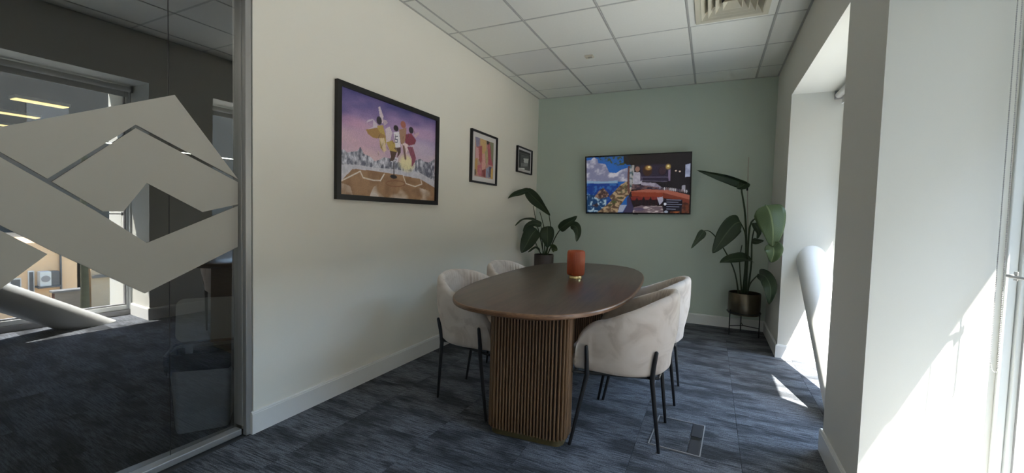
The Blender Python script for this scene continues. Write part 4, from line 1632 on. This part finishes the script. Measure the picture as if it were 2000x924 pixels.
leaf(pl, oL, [(-1.475, 4.75, 1.095), (-1.405, 4.73, 1.085), (-1.368, 4.70, 1.01), (-1.374, 4.67, .915)], .052, side=(.1, -1, .1), fold=.25, wave=.004, seed=28)
leaf(pl, oL, [(-1.735, 4.85, .80), (-1.695, 4.82, .815), (-1.640, 4.80, .795)], .050, side=(.1, -1, 0), mat='leaf_light', fold=.1, wave=.004, seed=29)
leaf(pl, oL, [(-1.888, 4.87, .768), (-1.934, 4.8, .805), (-1.997, 4.75, .750)], .024, side=(0, -.7, .7), fold=.3, wave=.004, seed=30)


# ------------------------------------------------------------------ roller blinds with ball chains
def bead_strand(bm, pts, r=.0024, step=.0062):
    P = [Vector(p) for p in pts]
    for a, b in zip(P[:-1], P[1:]):
        n = max(1, int((b - a).length / step))
        for k in range(n):
            c = a.lerp(b, k / n)
            bmesh.ops.create_icosphere(bm, subdivisions=1, radius=r, matrix=Matrix.Translation(c))
        tube(bm, [a, b], .0007, 4, cap=False)


def blind(yb, ya, label, chain):
    e = tag(empty('roller_blind', (XF - .045, (ya + yb) / 2, ZS - .004)), label, 'blind')
    hw = (yb - ya) / 2
    bm = BM(); tube(bm, [(0, -hw + .025, -.036), (0, hw - .025, -.036)], .026, 24); obj('blind_roll', bm, M['blind'], e, smooth=True)
    bm = BM()
    box(bm, (.022, -hw + .03, -.10), (.0235, hw - .03, -.036)); box(bm, (.018, -hw + .03, -.112), (.028, hw - .03, -.1005), bevel=.002)
    obj('blind_fabric', bm, M['blind'], e)
    for s in (-1, 1):
        bm = BM(); lo, hi = sorted((s * (hw - .006), s * (hw - .022)))
        box(bm, (-.026, lo, -.066), (.026, hi, 0), bevel=.004)
        obj('bracket', bm, M['lift_rail'], e)
    if chain:
        bm = BM()
        o = e.location
        A = Vector((.912, 2.075, ZS - .04)) - o; B = Vector((.912, 2.060, .74)) - o
        C = Vector((.908, 2.005, .72)) - o; Dd = Vector((.925, 1.985, 1.05)) - o
        arc = []
        for k in range(9):
            a = math.pi * k / 8
            c = (B + C) / 2
            arc.append(c + (B - C) / 2 * math.cos(a) + Vector((0, 0, -.035 * math.sin(a))))
        bead_strand(bm, [A, B] + arc[1:-1] + [C, Vector((.908, 2.045, ZS - .045)) - o])
        ch = obj('ball_chain', bm, M['chrome'], e); ch['kind'] = 'stuff'
    return e


blind(WIN[0][1], WIN[0][0], 'rolled white blind at the head of the window bay behind the slanted tube', False)
blind(WIN[1][1], WIN[1][0], 'white blind with long ball chain at the nearest window', True)
hd = tag(empty('window_handle', (XF - .001, 2.022, 1.03)), 'small chrome handle on the nearest window frame', 'handle')
bm = BM(); tube(bm, [(0, .012, 0), (-.012, .012, 0), (-.024, .006, 0), (-.026, -.02, 0), (-.024, -.10, 0)], [.006, .006, .006, .0055, .005], 12)
obj('lever', bm, M['chrome'], hd, smooth=True)
bm = BM(); box(bm, (-.004, .002, -.016), (0, .022, .016), bevel=.0015); obj('backplate', bm, M['chrome'], hd)

# ------------------------------------------------------------------ street outside (first-floor view)
GZ = -4.4
bm = BM(); box(bm, (XO, -60, GZ - .2), (60, 70, GZ)); tag(obj('ground', bm, M['asphalt']), kind='structure')
bd = tag(empty('rendered_building', (20, 7.1, GZ)), 'peach rendered building across the street, seen mirrored in the glass partition', 'building')
bm = BM(); box(bm, (0, -40, 0), (6, .15, 3.5)); obj('render_wall', bm, M['peach'], bd)
for (ya, yb, za, zb) in ((-1.75, -1.45, 1.45, 2.15), (-1.27, -1.10, 1.2, 2.4), (-5.2, -4.1, .9, 2.4)):
    bm = BM(); box(bm, (-.06, ya, za), (-.001, yb, zb))
    f_ = obj('window', bm, M['white_frame'], bd)
    bm = BM(); box(bm, (-.075, ya + .03, za + .05), (-.0605, yb - .03, zb - .05)); obj('pane', bm, M['slate'], f_)
b3 = tag(empty('brick_light_blocker', (9.6, -3.0, GZ)), 'unseen tall brick block added to keep sky light off the window recesses', 'building')  # unseen building added to cut sky and ground light on the reveals
bm = BM(); box(bm, (0, -22, 0), (7, 0, 17)); obj('brickwork', bm, M['brick'], b3)
M['dark_brick'] = simple('dark_slate_brickwork', (0.075, 0.072, 0.066), 0.85, noise=0.25, scale=1.2)
b4 = tag(empty('dark_building', (29, 10, GZ)), 'tall dark building rising behind the low peach and tan buildings', 'building')
bm = BM(); box(bm, (0, -22, 0), (7, 32, 17.5)); obj('brickwork', bm, M['dark_brick'], b4)
for k in range(6):
    bm = BM(); box(bm, (-.05, -14 + k * 6, 8), (-.001, -12.4 + k * 6, 10.2)); obj('window', bm, M['slate'], b4)
b2 = tag(empty('tan_building', (21, 10.2, GZ)), 'tan building beyond the dark gate across the street, seen in the partition', 'building')
bm = BM(); box(bm, (0, -2.2, 0), (6, 32, 3.9)); obj('render_wall', bm, M['tan'], b2)
bm = BM(); box(bm, (-.15, -2.2, 1.75), (-.001, 32, 1.87)); obj('string_course', bm, M['slate'], b2)
bm = BM(); box(bm, (22, 7.3, GZ), (22.3, 7.95, GZ + 4.2)); tag(obj('dark_gate', bm, M['dark_door']), 'dark timber gate between the peach and tan buildings', 'gate')
ac = tag(empty('air_conditioner', (19.998, 6.38, -2.62)), 'white outdoor air conditioner on the peach building', 'air conditioner')
bm = BM(); box(bm, (-.35, -.30, 0), (-.002, .02, .58), bevel=.015); obj('casing', bm, M['ac'], ac)
bm = BM(); tube(bm, [(-.3505, -.14, .30), (-.362, -.14, .30)], .13, 28); obj('fan_grille', bm, M['lift_rail'], ac)
bm = BM(); box(bm, (-.35, .022, 0), (-.002, .25, .56)); obj('side_vent', bm, M['slate'], ac)
bm = BM(); box(bm, (-.42, -.36, -.06), (-.002, .30, -.001)); obj('shelf', bm, M['slate'], ac)
bm = BM(); tube(bm, [(19.92, 6.74, GZ), (19.92, 6.74, GZ + 3.5)], .035, 10); tag(obj('drainpipe', bm, M['slate'], smooth=True), 'dark drainpipe on the peach building', 'pipe')
bw = tag(empty('brick_wall', (18.2, 6.5, GZ)), 'low red brick wall with slate coping across the street', 'wall')
bm = BM(); box(bm, (0, -.4, 0), (.3, .35, 1.72)); obj('brickwork', bm, M['brick'], bw)
bm = BM(); box(bm, (-.05, -.46, 1.721), (.35, .40, 1.79)); obj('coping', bm, M['slate'], bw)
fn = tag(empty('railing', (18.2, 5.75, GZ)), 'short black spiked railing beside the brick wall', 'fence')
for k in range(4):
    bm = BM(); tube(bm, [(0, -.2 + k * .14, 0), (0, -.2 + k * .14, 1.5), (0, -.2 + k * .14, 1.68)], [.014, .014, .003], 6); obj('spike', bm, M['black_metal'], fn)
bm = BM(); box(bm, (-.012, -.25, 1.38), (.012, .28, 1.42)); obj('rail', bm, M['black_metal'], fn)
tr = tag(empty('tree_trunk', (17.6, 6.75, GZ)), 'mossy tree trunk in front of the dark gate', 'tree')
bm = BM(); tube(bm, [(0, 0, 0), (.03, .02, 2), (0, -.02, 4), (.05, .05, 7)], [.16, .12, .10, .09], 14); obj('trunk', bm, M['bark'], tr, smooth=True)
